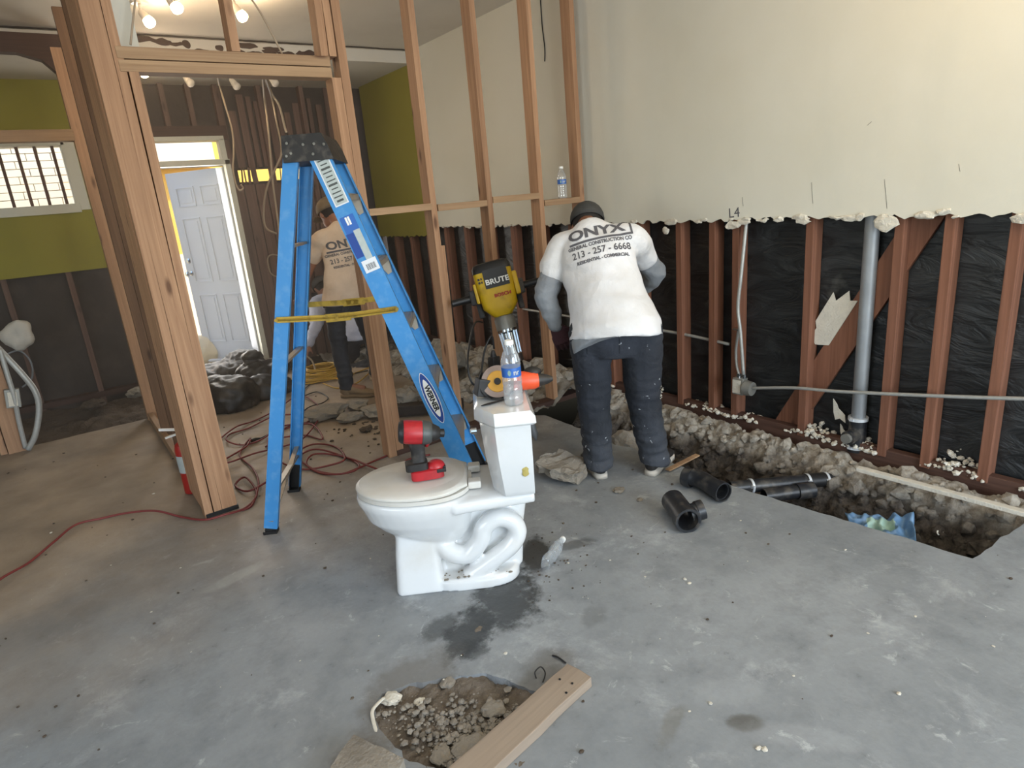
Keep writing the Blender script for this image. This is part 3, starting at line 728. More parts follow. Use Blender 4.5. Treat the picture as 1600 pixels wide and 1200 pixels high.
obj('tank_lid', bm, M['porcelain'], TL, smooth='auto', bevel=.010)
bm = B(); pts = egg(.245, .69, .182); loft(bm, [ringxy(pts, .408), ringxy(pts, .424)]); obj('seat', bm, M['seat'], TL, smooth='auto', bevel=.006)
bm = B(); a, b = egg(.262, .693, .186, sq=2), egg(.27, .68, .172)
top = [(x if x > .28 else .262, y) for x, y in a]
loft(bm, [ringxy(top, .427), ringxy(top, .438), ringxy(b, .447)]); 
sphere(bm, (.47, 0, .442), (.20, .15, .012), 24)
obj('lid', bm, M['seat'], TL, smooth='auto', bevel=.003)
for s_ in (1, -1):
    bm = B(); box(bm, (.235, s_*.075, .425), (.05, .045, .03)); obj('hinge', bm, M['seat'], TL, bevel=.008)
bm = B(); tube(bm, [(.205, .13, .655), (.225, .13, .655)], .012, 12); beam(bm, (.225, .13, .655), (.225, .06, .645), .008, .014); obj('flush_handle', bm, M['chrome'], TL)
bm = B(); v = sphere(bm, (.045, .1965, .505), (.012, .003, .02), 10)
for q in v: q.co += Vector((noise.noise(q.co*90)*.008, 0, noise.noise(q.co*90+Vector((4, 4, 4)))*.008))
obj('yellow_smear', bm, M['smear'], TL)
bm = B(); r = random.Random(3)
for k in range(26): chunk(bm, (r.uniform(.12, .42), .10+r.uniform(-.03, .025), .05+r.uniform(0, .006)), r.uniform(.003, .008), 500+k, .5, 1)
obj('grit', bm, M['chunk'], TL)['kind'] = 'stuff'
def T_(x, y, z): return TL.matrix_basis @ Vector((x, y, z)) if False else Matrix.Translation((1.367, 1.859, 0)) @ Matrix.Rotation(math.atan2(.53, -.848), 4, 'Z') @ Vector((x, y, z))
# ------------------------------------------------------------------ stepladder
LA = thing('stepladder', 'blue fiberglass stepladder opened beside the toilet with black top cap', 'ladder', (1.148, 2.905, 0), math.radians(-31.5))
def channel(p0, p1, web, flange, th, inward, e):
    # web in the plane of the rail and e (fore-aft); flanges point inward
    p0, p1 = Vector(p0), Vector(p1); d = (p1-p0).normalized(); e = Vector(e); e = (e-d*e.dot(d)).normalized(); n = Vector(inward); n = (n-d*n.dot(d)-e*n.dot(e)).normalized()
    prof = [(-web/2, 0), (web/2, 0), (web/2, flange), (web/2-th, flange), (web/2-th, th), (-web/2+th, th), (-web/2+th, flange), (-web/2, flange)]
    bm = B(); rings = [[p+e*a+n*b for a, b in prof] for p in (p0, p1)]
    vr = [[bm.verts.new(q) for q in rg] for rg in rings]
    for i in range(8): j = (i+1) % 8; bm.faces.new((vr[0][i], vr[0][j], vr[1][j], vr[1][i]))
    for rg, f in ((vr[0], 1), (vr[1], -1)):
        for q in ((0, 1, 4, 5), (1, 2, 3, 4), (0, 5, 6, 7)): bm.faces.new([rg[i] for i in q][::f])
    return bm
ZT = 1.70
FR = {}; RE = {}
for s_ in (-1, 1):
    FR[s_] = (Vector((.512, s_*.282, .03)), Vector((-.035, s_*.172, ZT+.06)))
    RE[s_] = (Vector((-.505, s_*.250, .03)), Vector((-.115, s_*.160, ZT+.06)))
    obj('front_rail', channel(*FR[s_], .088, .03, .005, (0, -s_, 0), (1, 0, 0)), M['blue'], LA)
    obj('rear_rail', channel(*RE[s_], .062, .028, .005, (0, -s_, 0), (1, 0, 0)), M['blue'], LA)
    for (q, nm, w_) in ((FR[s_], 1, .078), (RE[s_], -1, .052)):
        d = (q[1]-q[0]).normalized(); b0 = q[0]-d*.028
        bm = channel(b0, b0+d*.15, w_, .036, .004, (0, -s_, 0), (1, 0, 0)); box(bm, (b0.x, b0.y-s_*.016, .008), (w_+.012, .045, .016))
        for v in bm.verts: v.co.y -= s_*.006
        obj('foot', bm, M['black'], LA)
for k in range(1, 6):
    t = (k*.293)/ZT; p = [FR[s_][0].lerp(FR[s_][1], t) for s_ in (-1, 1)]
    bm = B(); c = (p[0]+p[1])/2; wd = (p[1]-p[0]).length-.006
    box(bm, (c.x, c.y, c.z), (.082, wd, .004)); box(bm, (c.x-.039, c.y, c.z-.012), (.004, wd, .026)); box(bm, (c.x+.039, c.y, c.z-.012), (.004, wd, .026))
    for i in range(5): box(bm, (c.x-.028+i*.014, c.y, c.z+.003), (.004, wd, .003))
    st = obj('step', bm, M['alu'], LA)
    for s_ in (-1, 1):
        q = p[(s_+1)//2]; bm = B()
        mm = Matrix.Translation((q.x, q.y-s_*.008, q.z)) @ Matrix.Rotation(PI/2, 4, 'X')
        prism(bm, [(-.04, -.002), (.042, -.002), (.05, -.085), (.03, -.095)], -.002, .002, mm); obj('step_bracket', bm, M['alu'], st)
for z, dg_ in ((1.32, 0), (.80, .0), (.20, 0)):
    t = (z-.03)/(ZT+.03); a, b = RE[-1][0].lerp(RE[-1][1], t), RE[1][0].lerp(RE[1][1], t)
    a, b = a+(b-a).normalized()*.008, b-(b-a).normalized()*.008; bm = B(); beam(bm, a, b, .028, .012); obj('rear_brace', bm, M['alu'], LA)
a, b = RE[-1][0].lerp(RE[-1][1], .02), RE[1][0].lerp(RE[1][1], .13)
bm = B(); beam(bm, a, b, .024, .006); obj('diagonal_brace', bm, M['alu'], LA)
for s_ in (-1, 1):
    a, b = RE[s_][0].lerp(RE[s_][1], .57), FR[s_][0].lerp(FR[s_][1], .57)
    a += Vector((-.02, s_*.008, 0)); b += Vector((.03, s_*.008, 0)); c = (a+b)/2 + Vector((0, 0, -.012))
    bm = B(); beam(bm, a, c+(c-a).normalized()*.03, .008, .026); beam(bm, c-(b-c).normalized()*.03, b, .008, .026); beam(bm, c+Vector((-.05, s_*.004, 0)), c+Vector((.06, s_*.004, 0)), .006, .036)
    tube(bm, [a+Vector((0, s_*.004, 0)), c+Vector((0, s_*.004, 0))], .006, 6); tube(bm, [c+Vector((0, s_*.004, 0)), b+Vector((0, s_*.004, 0))], .006, 6)
    for q in (a, b, c): tube(bm, [q+Vector((0, -s_*.01, 0)), q+Vector((0, s_*.012, 0))], .008, 8)
    obj('spreader', bm, M['brass'], LA)
bm = B(); rings = []
for z, x0, x1, w_ in ((ZT-.035, -.158, .05, .188), (ZT+.02, -.156, .035, .188), (ZT+.072, -.15, .012, .184)):
    rings.append([Vector(p) for p in ((x0, -w_, z), (x1, -w_, z), (x1, w_, z), (x0, w_, z))])
loft(bm, rings); cap = obj('top_cap', bm, M['blackdusty'], LA, bevel=.008)
bm = B()
for (x, z) in ((-.14, ZT-.01), (-.12, ZT+.0), (-.03, ZT-.01), (-.02, ZT+.03), (.02, ZT+.025), (-.065, ZT+.03), (-.13, ZT+.04)):
    bm = B(); tube(bm, [(x, -.186, z), (x, -.194, z)], .006, 8); obj('rivet', bm, M['chrome'], cap)
# stickers on the near front rail
d = (FR[-1][1]-FR[-1][0]).normalized(); ee = Vector((1, 0, 0)); ee = (ee-d*ee.dot(d)).normalized(); nn = Vector((0, -1, 0)); nn = (nn-d*nn.dot(d)).normalized()
def railm(t, off=0, lift=.0012): m_ = Matrix((ee, d, nn)).transposed().to_4x4(); m_.translation = FR[-1][0].lerp(FR[-1][1], t)+ee*off+nn*lift; return m_
def railm2(t, off=0, lift=.0012): m_ = Matrix((-d, ee, nn)).transposed().to_4x4(); m_.translation = FR[-1][0].lerp(FR[-1][1], t)+ee*off+nn*lift; return m_
def sticker(name, t, w_, h_, mat, off=0, lift=.001):
    bm = B(); box(bm, (0, 0, 0), (w_, h_, .0006)); bmesh.ops.transform(bm, matrix=railm(t, off, lift), verts=bm.verts); return obj(name, bm, mat, LA)
sticker('warning_sticker', .905, .062, .25, M['white'], .003); sk = sticker('warning_sticker', .905, .052, .24, M['label'], .003, .0016)
bm = B()
for i in range(13): box(bm, (-.0, -.105+i*.0175, 0), (.040 if i % 3 else .030, .005 if i % 4 else .009, .0003))
bmesh.ops.transform(bm, matrix=railm(.905, .003, .0022), verts=bm.verts); obj('sticker_print', bm, M['gear'], LA)['kind'] = 'stuff'
sticker('class_sticker', .79, .062, .075, M['tape'], -.004); text_on('sticker_text', 'II', .045, railm2(.797, -.004, .0018) @ Matrix.Rotation(PI/2, 4, 'Z'), M['whitetxt'], LA, .002)
sticker('dark_sticker', .74, .034, .11, M['navytxt'], -.022); sticker('pale_sticker', .735, .03, .14, M['label'], .012, .0014)
sk = sticker('barcode_sticker', .685, .066, .055, M['white'], .004, .002)
bm = B()
for i in range(11): box(bm, (-.018+i*.0038, -.004, 0), (.0014 if i % 3 else .0024, .026, .0004))
bmesh.ops.transform(bm, matrix=railm(.685, .004, .0026), verts=bm.verts); obj('barcode', bm, M['blacktxt'], LA)
def oval(name, L, w_, mat, lift):
    bm = B(); poly = [(math.cos(2*PI*i/40)*L, math.copysign(abs(math.sin(2*PI*i/40))**1.25, math.sin(2*PI*i/40))*w_*.74) for i in range(40)]
    prism(bm, poly, -.0003, .0003, railm2(.325, .0, lift)); return obj(name, bm, mat, LA)
oval('logo_oval', .13, .041, M['whitetxt'], .001); oval('logo_oval', .126, .037, M['navytxt'], .0018); oval('logo_oval', .096, .026, M['whitetxt'], .0026)
text_on('logo_text', 'WERNER', .032, railm2(.325, .0, .0034), M['blacktxt'], LA, .0014, .0003, 1.0)
# ------------------------------------------------------------------ impact driver on the lid
dp = onz(664, 746, .456)
DR = thing('impact_driver', 'red and black cordless impact driver standing on the closed toilet lid', 'drill', (dp.x-.005, dp.y+.005, .4545), math.radians(-24))
bm = B()
def rbox(bm, c, s, sq=5, axis=(0, 0, 1), n=24, k=(1, 1, 1)):
    rg = []
    for j, t in enumerate((-.5, -.42, 0, .42, .5)):
        f = .88 if abs(t) == .5 else k[min(2, max(0, (j+1)//2))]
        rg.append(ringpts((c[0], c[1], c[2]+s[2]*t), Matrix.Identity(3), s[0]/2*f, s[1]/2*f, n, sq))
    loft(bm, rg)
bm = B(); rbox(bm, (.018, 0, .022), (.125, .078, .040)); sphere(bm, (.052, 0, .040), (.036, .034, .026), 18)
obj('battery', bm, M['red'], DR, smooth='auto')
bm = B(); box(bm, (.083, -.012, .034), (.012, .03, .018)); box(bm, (.07, -.0385, .034), (.035, .004, .014)); obj('battery_latch', bm, M['black'], DR, bevel=.003)
bm = B(); rbox(bm, (-.018, 0, .056), (.085, .062, .032)); loft(bm, [ringpts((x, 0, z), Matrix.Identity(3), a, b, 18, 2.6) for x, z, a, b in ((-.012, .05, .036, .026), (-.008, .075, .027, .021), (-.006, .11, .027, .021), (-.008, .14, .030, .022), (-.006, .165, .034, .024))])
obj('grip', bm, M['blackdusty'], DR, smooth='auto')
bm = B(); tube(bm, [(.027, 0, .125), (.036, 0, .14), (.03, 0, .16)], [.007, .009, .008], 10); obj('trigger', bm, M['red'], DR, smooth=True)
BX = frame_from((1, 0, -.16))
def barrel(specs): 
    bm = B(); loft(bm, [ringpts((x*.84, 0, .186-.16*x), BX, a*1.28, a*1.22, 24) for x, a in specs]); return bm
obj('motor_housing', barrel([(-.075, .020), (-.07, .032), (-.05, .037), (-.01, .037), (.022, .036)]), M['red'], DR, smooth='auto')
obj('rear_cap', barrel([(-.082, .018), (-.079, .030), (-.066, .036), (-.060, .0365)]), M['black'], DR, smooth='auto')
obj('gear_case', barrel([(.018, .034), (.022, .0375), (.05, .036), (.062, .031), (.064, .02)]), M['gear'], DR, smooth='auto')
obj('nose', barrel([(.06, .028), (.07, .028), (.095, .020), (.1, .016)]), M['blackdusty'], DR, smooth='auto')
obj('collet', barrel([(.098, .013), (.118, .013), (.12, .009)]), M['black'], DR, smooth='auto')
# ------------------------------------------------------------------ bottles
def bottle(name, label, loc, rot=(0, 0, 0), water=True, crush=0, s=1.0, lab='tape', group=None):
    t = thing(name, label, 'bottle', loc, rot, group)
    prof = [(.020, .002), (.030, 0), (.0325, .008), (.0325, .03), (.0305, .036), (.0325, .042), (.0325, .058), (.0305, .064), (.0325, .07), (.0325, .088), (.031, .094), (.031, .128), (.0325, .134), (.031, .15), (.024, .172), (.014, .192), (.0125, .198), (.0125, .206)]
    bm = B(); prof = [(r_*s, z*s) for r_, z in prof]
    lathe(bm, prof, 28)
    if crush:
        for v in bm.verts:
            k = noise.noise(v.co*22)*crush; v.co.x *= 1+k; v.co.y *= .72+k
    obj('bottle_body', bm, M['clear'], t, smooth=True)
    bm = B(); lathe(bm, [(.0145*s, .2*s), (.015*s, .202*s), (.015*s, .212*s), (.013*s, .215*s)], 20)
    if crush:
        for v in bm.verts: v.co.y *= .9
    obj('bottle_cap', bm, M['whitetxt'], t, smooth='auto')
    bm = B(); lathe(bm, [(.0318*s, .096*s), (.032*s, .096*s), (.032*s, .127*s), (.0318*s, .127*s)], 28)
    for v in bm.verts:
        if crush: v.co.y *= .75
    lb = obj('bottle_label', bm, M[lab] if not crush else M['clear'], t, smooth='auto')
    if not crush:
        bm = B(); 
        for i in range(7):
            a = -2.85+i*.05; box(bm, (math.cos(a)*.0322*s, math.sin(a)*.0322*s, .112*s), (.0012, .0012, .02*s*math.sin((i+1)/8*PI)), Matrix.Rotation(a, 3, 'Z'))
        obj('label_leaf', bm, M['greenplastic'], lb)
        bm = textmesh('nr', .024*s, .0008, .0002, dice=.004)
        for v in bm.verts:
            a = -1.95+v.co.x/(.032*s); q = v.co.copy(); v.co = Vector((math.cos(a)*.0324*s, math.sin(a)*.0324*s, .112*s+q.y))
        obj('label_text', bm, M['whitetxt'], lb)
    if water:
        bm = B(); lathe(bm, [(.018*s, .003*s), (.029*s, .004*s), (.030*s, .05*s), (.030*s, .07*s)], 24); obj('water', bm, M['clear'], t, smooth='auto')
    return t
p = onz(805, 633, .743); bottle('water_bottle', 'clear water bottle with blue label standing on the toilet tank', (p.x+.01, p.y+.02, .7435), (0, 0, .3), s=1.08)
p = ony(877, 309, YP+.045); bottle('water_bottle', 'small empty water bottle standing on blocking between two studs', (p.x, YP+.03, 1.4045), (0, 0, .2), False, s=.95)
p = onz(853, 890); q = onz(882, 848); a = math.atan2(q.y-p.y, q.x-p.x)
bottle('water_bottle', 'crushed clear water bottle lying on the wet slab beside the toilet', (p.x, p.y, .026), Euler((0, PI/2, a)), False, .5, s=.95)
# ------------------------------------------------------------------ angle grinder on the tank lid
GR = thing('angle_grinder', 'orange and black angle grinder lying on the back of the toilet tank lid', 'grinder', (1.335, 1.885, .7435), math.radians(-38))
gb = GR
DC = Vector((-.064, -.055, .062)); DN = Vector((.0, -1, .42)).normalized()
R_ = frame_from(DN)
bm = B(); loft(bm, [ringpts(DC+DN*t, R_, .060, .060, 36) for t in (-.0015, .0015)]); obj('cutting_disc', bm, M['discg'], GR)
bm = B(); loft(bm, [ringpts(DC+DN*t, R_, r_, r_, 30) for t, r_ in ((.0015, .040), (.0035, .038))]); obj('disc_label', bm, M['discy'], GR)
bm = B(); loft(bm, [ringpts(DC+DN*t, R_, r_, r_, 20) for t, r_ in ((.0035, .013), (.010, .012))]); obj('flange_nut', bm, M['black'], GR)
bm = B()   # guard: half shell behind the disc
rg = []
for i in range(15):
    a = PI*.80+PI*1.0*i/14; u = R_ @ Vector((math.cos(a), math.sin(a), 0)); rg.append([DC+u*.068+DN*.012, DC+u*.070+DN*.012, DC+u*.070-DN*.022, DC+u*.02-DN*.022, DC+u*.02-DN*.020, DC+u*.068-DN*.020])
loft(bm, rg); obj('guard', bm, M['blackdusty'], GR)
bm = B(); box(bm, (-.10, -.035, .035), (.10, .05, .065), Euler((0, .25, .4)).to_matrix()); obj('guard_flap', bm, M['black'], GR, bevel=.004)
bm = B(); tube(bm, [DC-DN*.02, DC-DN*.07], [.024, .03], 16); tube(bm, [DC-DN*.055+Vector((-.03, 0, 0)), DC-DN*.055+Vector((.05, .0, -.005))], [.03, .034], 16); obj('gear_head', bm, M['galv'], GR, smooth='auto')
bm = B(); tube(bm, [(-.01, .0, .042), (.03, .005, .04), (.07, .008, .038), (.085, .01, .038)], [.035, .036, .034, .028], 18); obj('motor_housing', bm, M['orange'], GR, smooth='auto')
bm = B(); tube(bm, [(-.12, .03, .058), (-.06, .02, .055)], [.016, .026], 14, flat=.6); obj('side_grip', bm, M['orange'], GR, smooth='auto')
bm = B(); tube(bm, [(.083, .01, .038), (.12, .015, .036), (.14, .018, .036)], [.026, .018, .008], 14); sphere(bm, (.065, .02, .068), (.035, .025, .02), 12); obj('handle_body', bm, M['blackdusty'], GR, smooth='auto')
# a thin chisel blade left on the tank lid
p = onz(752, 634, .746); q = onz(790, 624, .746)
bm = B(); tube(bm, [p, p.lerp(q, .3), p.lerp(q, .7), q], [.004, .010, .006, .003], 8, flat=.25, up=(0, 0, 1)); tag(obj('steel_scraper', bm, M['blackdusty'], smooth=True), 'dark leaf-shaped steel scraper blade lying on the tank lid before the grinder', 'scraper')
# ------------------------------------------------------------------ breaker hammer leaning on the partition
JY = 3.17
top = ony(765, 412, JY+.06); bot = onz(838, 688)
axis = (top-bot); JL = axis.length; az = axis.normalized()
cv = (CC-top).normalized(); jx = az.cross(-cv).normalized(); jy = az.cross(jx)
if jx.x < 0: jx = -jx; jy = -jy
jx = az.cross(jy) if False else jx
jy = az.cross(jx)
if jy.dot(cv) > 0: fs = 1
else: fs = -1
JM = Matrix((jx, jy, az)).transposed().to_4x4(); JM.translation = bot
JK = thing('breaker_hammer', 'yellow and black electric breaker hammer propped upright against the open studs', 'breaker', bot); JK.matrix_basis = JM
F_ = fs   # +y or -y local side faces the room
def jr(z, hx, hy, sq=5, cx=0): return ringpts((cx, 0, z), Matrix.Identity(3), hx, hy, 28, sq)
Lt = JL
bm = B(); loft(bm, [jr(Lt-.325, .035, .045), jr(Lt-.32, .055, .06), jr(Lt-.295, .078, .075), jr(Lt-.26, .107, .082), jr(Lt-.10, .116, .085), jr(Lt-.045, .117, .085)]); obj('housing', bm, M['yellow'], JK, smooth='auto')
bm = B(); loft(bm, [jr(Lt-.05, .119, .087), jr(Lt-.02, .117, .085), jr(Lt+.0, .105, .075), jr(Lt+.008, .08, .055)]); box(bm, (.015, F_*.0865, Lt-.095), (.145, .006, .11)); obj('black_cover', bm, M['black'], JK, smooth='auto')
fm = mtx((0, 0, 0), (1, 0, 0), (0, 0, 1)) if fs < 0 else mtx((0, 0, 0), (-1, 0, 0), (0, 0, 1))
def jt(x, z, lift): m_ = fm.copy(); m_.translation = (x, F_*lift, z); return m_
text_on('brand_text', 'BRUTE', .043, jt(.018, Lt-.115, .091), M['whitetxt'], JK, .0012, .0005, 1.12)
text_on('maker_text', 'BOSCH', .027, jt(.03, Lt-.20, .0855), M['redtxt'], JK, .0012, .0008, 1.15)
bm = B(); box(bm, (-.088, F_*.084, Lt-.085), (.012, .004, .012)); box(bm, (-.088, F_*.084, Lt-.105), (.012, .004, .012)); box(bm, (-.072, F_*.086, Lt-.085), (.008, .004, .012)); box(bm, (-.072, F_*.086, Lt-.105), (.008, .004, .012)); obj('vent', bm, M['black'], JK)
bm = B(); box(bm, (.125, 0, Lt-.15), (.03, .12, .14)); obj('side_bumper', bm, M['yellow'], JK, bevel=.01); bm = B(); box(bm, (-.122, 0, Lt-.16), (.02, .12, .12)); obj('side_bumper', bm, M['yellow'], JK, bevel=.01)
bm = B(); lathe(bm, [(.045, Lt-.41), (.062, Lt-.405), (.062, Lt-.34), (.05, Lt-.315)], 24); obj('clamp_collar', bm, M['galvbox'], JK, smooth='auto')
bm = B(); lathe(bm, [(.038, Lt-.62), (.055, Lt-.61), (.055, Lt-.565), (.044, Lt-.555), (.046, Lt-.43), (.058, Lt-.42), (.058, Lt-.40)], 28)
for i in range(8):
    a = i*PI/4; beam(bm, (math.cos(a)*.047, math.sin(a)*.047, Lt-.56), (math.cos(a)*.052, math.sin(a)*.052, Lt-.42), .008, .008)
obj('barrel', bm, M['chrome'], JK, smooth='auto')
bm = B(); lathe(bm, [(.03, Lt-.70), (.042, Lt-.69), (.042, Lt-.62), (.034, Lt-.61)], 20); obj('tool_holder', bm, M['blackdusty'], JK, smooth='auto')
bm = B(); lathe(bm, [(.006, 0), (.022, .04), (.019, .10), (.015, .12), (.015, Lt-.69)], 12); obj('chisel_bit', bm, M['galv'], JK, smooth='auto')
def hnd(s_):
    bm = B(); box(bm, (s_*.145, -F_*.0, Lt-.175), (.045, .06, .09)); box(bm, (s_*.125, -F_*.05, Lt-.24), (.035, .07, .13)); o = obj('handle_mount', bm, M['blackdusty'], JK, bevel=.008)
    bm = B(); loft(bm, [ringpts((s_*x, 0, Lt-.175), frame_from((s_, 0, .0)), r_, r_, 16) for x, r_ in ((.15, .018), (.165, .022), (.27, .021), (.278, .024), (.283, .02))]); obj('handle', bm, M['black'], JK, smooth='auto')
hnd(-1); hnd(1)
# its cord and plug
c0 = JM @ Vector((-.13, 0, Lt-.33))
pts = [c0] + [ony(*a) for a in ((742, 505, 3.08), (733, 540, 3.0), (731, 575, 2.92), (739, 600, 2.9), (750, 592, 2.95), (757, 548, 3.0), (768, 525, 3.0), (772, 545, 3.0))]
bm = B(); tube(bm, spline(pts, 5), .006, 7); cdm = obj('power_cord', bm, M['black'], JK, smooth=True); cdm.matrix_parent_inverse = JM.inverted()
p = ony(772, 566, 3.0); bm = B(); box(bm, p, (.062, .045, .066), Euler((0, .05, .3)).to_matrix()); tube(bm, [p+Vector((0, 0, .03)), p+Vector((0, 0, .07))], [.02, .01], 10); plg = obj('plug_block', bm, M['blackdusty'], JK, bevel=.004); plg.matrix_parent_inverse = JM.inverted()
# ------------------------------------------------------------------ fire extinguisher
p = onz(306, 766); EX = thing('fire_extinguisher', 'small red fire extinguisher standing behind the corner studs', 'extinguisher', (p.x-.005, p.y-.01, .002))
bm = B(); lathe(bm, [(.045, 0), (.052, .005), (.052, .26), (.045, .29), (.02, .31), (.016, .33)], 24); obj('cylinder_body', bm, M['extred'], EX, smooth='auto')
bm = B(); lathe(bm, [(.0525, .13), (.0532, .13), (.0532, .23), (.0525, .23)], 24); obj('instruction_label', bm, M['label'], EX, smooth='auto')
bm = B(); lathe(bm, [(.018, .33), (.02, .335), (.02, .36), (.012, .365)], 14); obj('valve', bm, M['chrome'], EX, smooth='auto')
bm = B(); beam(bm, (.01, 0, .37), (-.10, 0, .40), .018, .012); beam(bm, (.01, 0, .355), (-.08, 0, .345), .016, .008); tube(bm, spline([(.015, 0, .35), (.055, 0, .34), (.06, 0, .28), (.055, 0, .20)], 5), .007, 7); obj('lever', bm, M['whitetxt'], EX)
# ------------------------------------------------------------------ services on the right wall
def onw(px, py, dx=-.02): return onx(px, py, XW+dx)
pa, pb = onx(1341, 655, XW+.06), onx(1370, 300, XW+.06)
ST = thing('soil_stack', 'thick galvanised vertical pipe with clamped black cleanout fitting between the studs', 'pipe', (pa.x, pa.y, 0))
bm = B(); tube(bm, [(XW+.06, pa.y, .17), (XW+.06, pa.y, 1.5)], .034, 20); obj('pipe', bm, M['galv'], ST, smooth='auto', world=True)
bm = B(); tube(bm, [(XW+.06, pa.y, .02), (XW+.06, pa.y, .19)], .043, 20); tube(bm, [(XW+.06, pa.y, .115), (XW-.03, pa.y+.005, .115)], .036, 18); obj('cleanout_tee', bm, M['abs'], ST, smooth='auto', world=True)
bm = B(); tube(bm, [(XW-.03, pa.y+.005, .115), (XW-.05, pa.y+.006, .115)], .026, 10); obj('cleanout_plug', bm, M['galvbox'], ST, smooth='auto', world=True)
for z in (.20, .045):
    bm = B(); lathe(bm, [(.046, z-.008), (.048, z-.008), (.048, z+.008), (.046, z+.008)], 24, Matrix.Translation((XW+.06, pa.y, 0))); box(bm, (XW+.012, pa.y+.01, z), (.012, .02, .012)); obj('clamp_band', bm, M['bright'], ST, smooth='auto', world=True)
jp = onx(1158, 603, XW-.01)
JB = thing('junction_box', 'galvanised electrical box with rounded end hung between old studs', 'box', (jp.x, jp.y, jp.z))
bm = B(); box(bm, (.0, .008, 0), (.05, .07, .10)); obj('box_body', bm, M['galvbox'], JB, bevel=.005)
bm = B(); box(bm, (-.028, .012, 0), (.004, .052, .08)); obj('box_cover', bm, M['torn'], JB)
bm = B(); tube(bm, [(0, -.03, -.005), (0, -.075, -.005)], [.046, .04], 18); obj('rounded_end', bm, M['galvbox'], JB, smooth='auto')
bm = B(); tube(bm, [(0, .015, .05), (0, .015, .075)], .014, 10); tube(bm, [(0, -.018, .05), (0, -.018, .075)], .014, 10); obj('connector', bm, M['chrome'], JB)
def conduit(lab, pts, r_, mat='conduit', n=5, ribs=True, cat='conduit', name='conduit'):
    bm = B(); sp = spline(pts, n); tube(bm, sp, r_, 8); o = obj(name, bm, M[mat], smooth=True); return tag(o, lab, cat)
conduit('flexible steel conduit rising from the electrical box to the drywall edge', [jp+Vector((0, -.015, .07)), onw(1157, 520), onw(1153, 480), onw(1158, 430), onw(1166, 350, .02), onw(1168, 325, .03)], .010)
conduit('thin steel conduit from the floor side of the electrical box up beside the stud', [jp+Vector((0, .015, .07)), onw(1151, 570, .0), onw(1150, 545, .01), onw(1154, 515, .0)], .008)
conduit('long horizontal steel conduit running right from the electrical box across the studs', [jp+Vector((0, -.07, 0)), onw(1240, 606), onw(1300, 611), onw(1400, 616), onw(1500, 620), onw(1600, 623), onw(1720, 625)], .009)
conduit('horizontal grey conduit passing through old studs behind the bending man', [onw(800, 480, .05), onw(900, 496, .05), onw(1045, 518, .05), onw(1140, 538, .05)], .010)
bm = B(); p = onw(1151, 514); box(bm, p, (.03, .035, .012)); tag(obj('conduit_clip', bm, M['chrome'], bevel=.002), 'small steel clip holding two conduits above the electrical box', 'clip')
tag(obj('wall_wire', (lambda b: (tube(b, spline([onx(844, -5, XW-.004), onx(847, 40, XW-.004), onx(851, 75, XW-.004), onx(851, 96, XW-.004)], 5), .0035, 6), b)[1])(B()), M['black']), 'thin black wire hanging down the white wall behind the studs', 'wire')
# ragged plastic scraps between studs
for k, (px, py, s_, lab) in enumerate(((1305, 640, .06, 'torn tan insulation scrap hanging beside the soil stack'), (1315, 672, .035, 'small tan scrap at the foot of the soil stack'))):
    bm = B(); p = onw(px, py, .06); poly = [(-.2, 1), (.15, .55), (.3, .2), (.9, -.3), (1.0, -1), (.5, -.7), (.1, -.9), (-.1, -.2)]
    prism(bm, [(a*s_, b*s_) for a, b in poly], 0, .006, mtx(p, (0, -1, 0), (0, 0, 1))); tag(obj('insulation_scrap', bm, M['torn']), lab, 'scrap')
# ------------------------------------------------------------------ drain fittings
p1, p2, p3 = onz(1073, 745, .05), onz(1098, 752, .05), onz(1128, 768, .05)
BE = thing('pipe_bend', 'black plastic pipe bend with two open ends lying beside the trench', 'pipe fitting', (p2.x, p2.y, 0))
def hollow(bm, pts, r_, th, seg=22):
    pts = [Vector(p) for p in pts]; n = len(pts); rings = []
    R = None
    order = [(p, r_) for p in pts] + [(p, r_-th) for p in reversed(pts)]
    frames = []
    for i, p in enumerate(pts):
        d = (pts[min(i+1, n-1)]-pts[max(i-1, 0)]).normalized()
        if R is None: R = frame_from(d)
        else: x = (R.col[0]-d*R.col[0].dot(d)).normalized(); R = Matrix((x, d.cross(x), d)).transposed()
        frames.append(R)
    rg = [ringpts(p, f, r_, r_, seg) for p, f in zip(pts, frames)] + [ringpts(p, f, r_-th, r_-th, seg) for p, f in reversed(list(zip(pts, frames)))]
    rg.append(rg[0]); vr = [[bm.verts.new(q) for q in r2] for r2 in rg[:-1]]; vr.append(vr[0])
    for a, b in zip(vr, vr[1:]):
        for i in range(seg): j = (i+1) % seg; bm.faces.new((a[i], a[j], b[j], b[i]))
bm = B(); hollow(bm, spline([p1, p1.lerp(p2, .5)+Vector((.012, .012, 0)), p2+Vector((.008, .008, 0)), p2.lerp(p3, .5), p3], 4), .043, .006); obj('pipe_body', bm, M['abs'], BE, smooth='auto', world=True)
bm = B(); d = (p1-p2).normalized(); hollow(bm, [p1-d*.03, p1+d*.012], .047, .006); obj('hub', bm, M['abs'], BE, smooth='auto', world=True); bm = B(); d = (p3-p2).normalized(); hollow(bm, [p3-d*.025, p3+d*.012], .048, .006); obj('hub', bm, M['abs'], BE, smooth='auto', world=True)
q1, q2 = onz(1052, 783, .055), onz(1074, 812, .055)
WY = thing('pipe_tee', 'stubby black plastic tee fitting lying alone on the slab', 'pipe fitting', (q1.x, q1.y, 0))
d = (q2-q1).normalized(); side = Vector((-d.y, d.x, 0));  side = side if side.x > 0 else -side
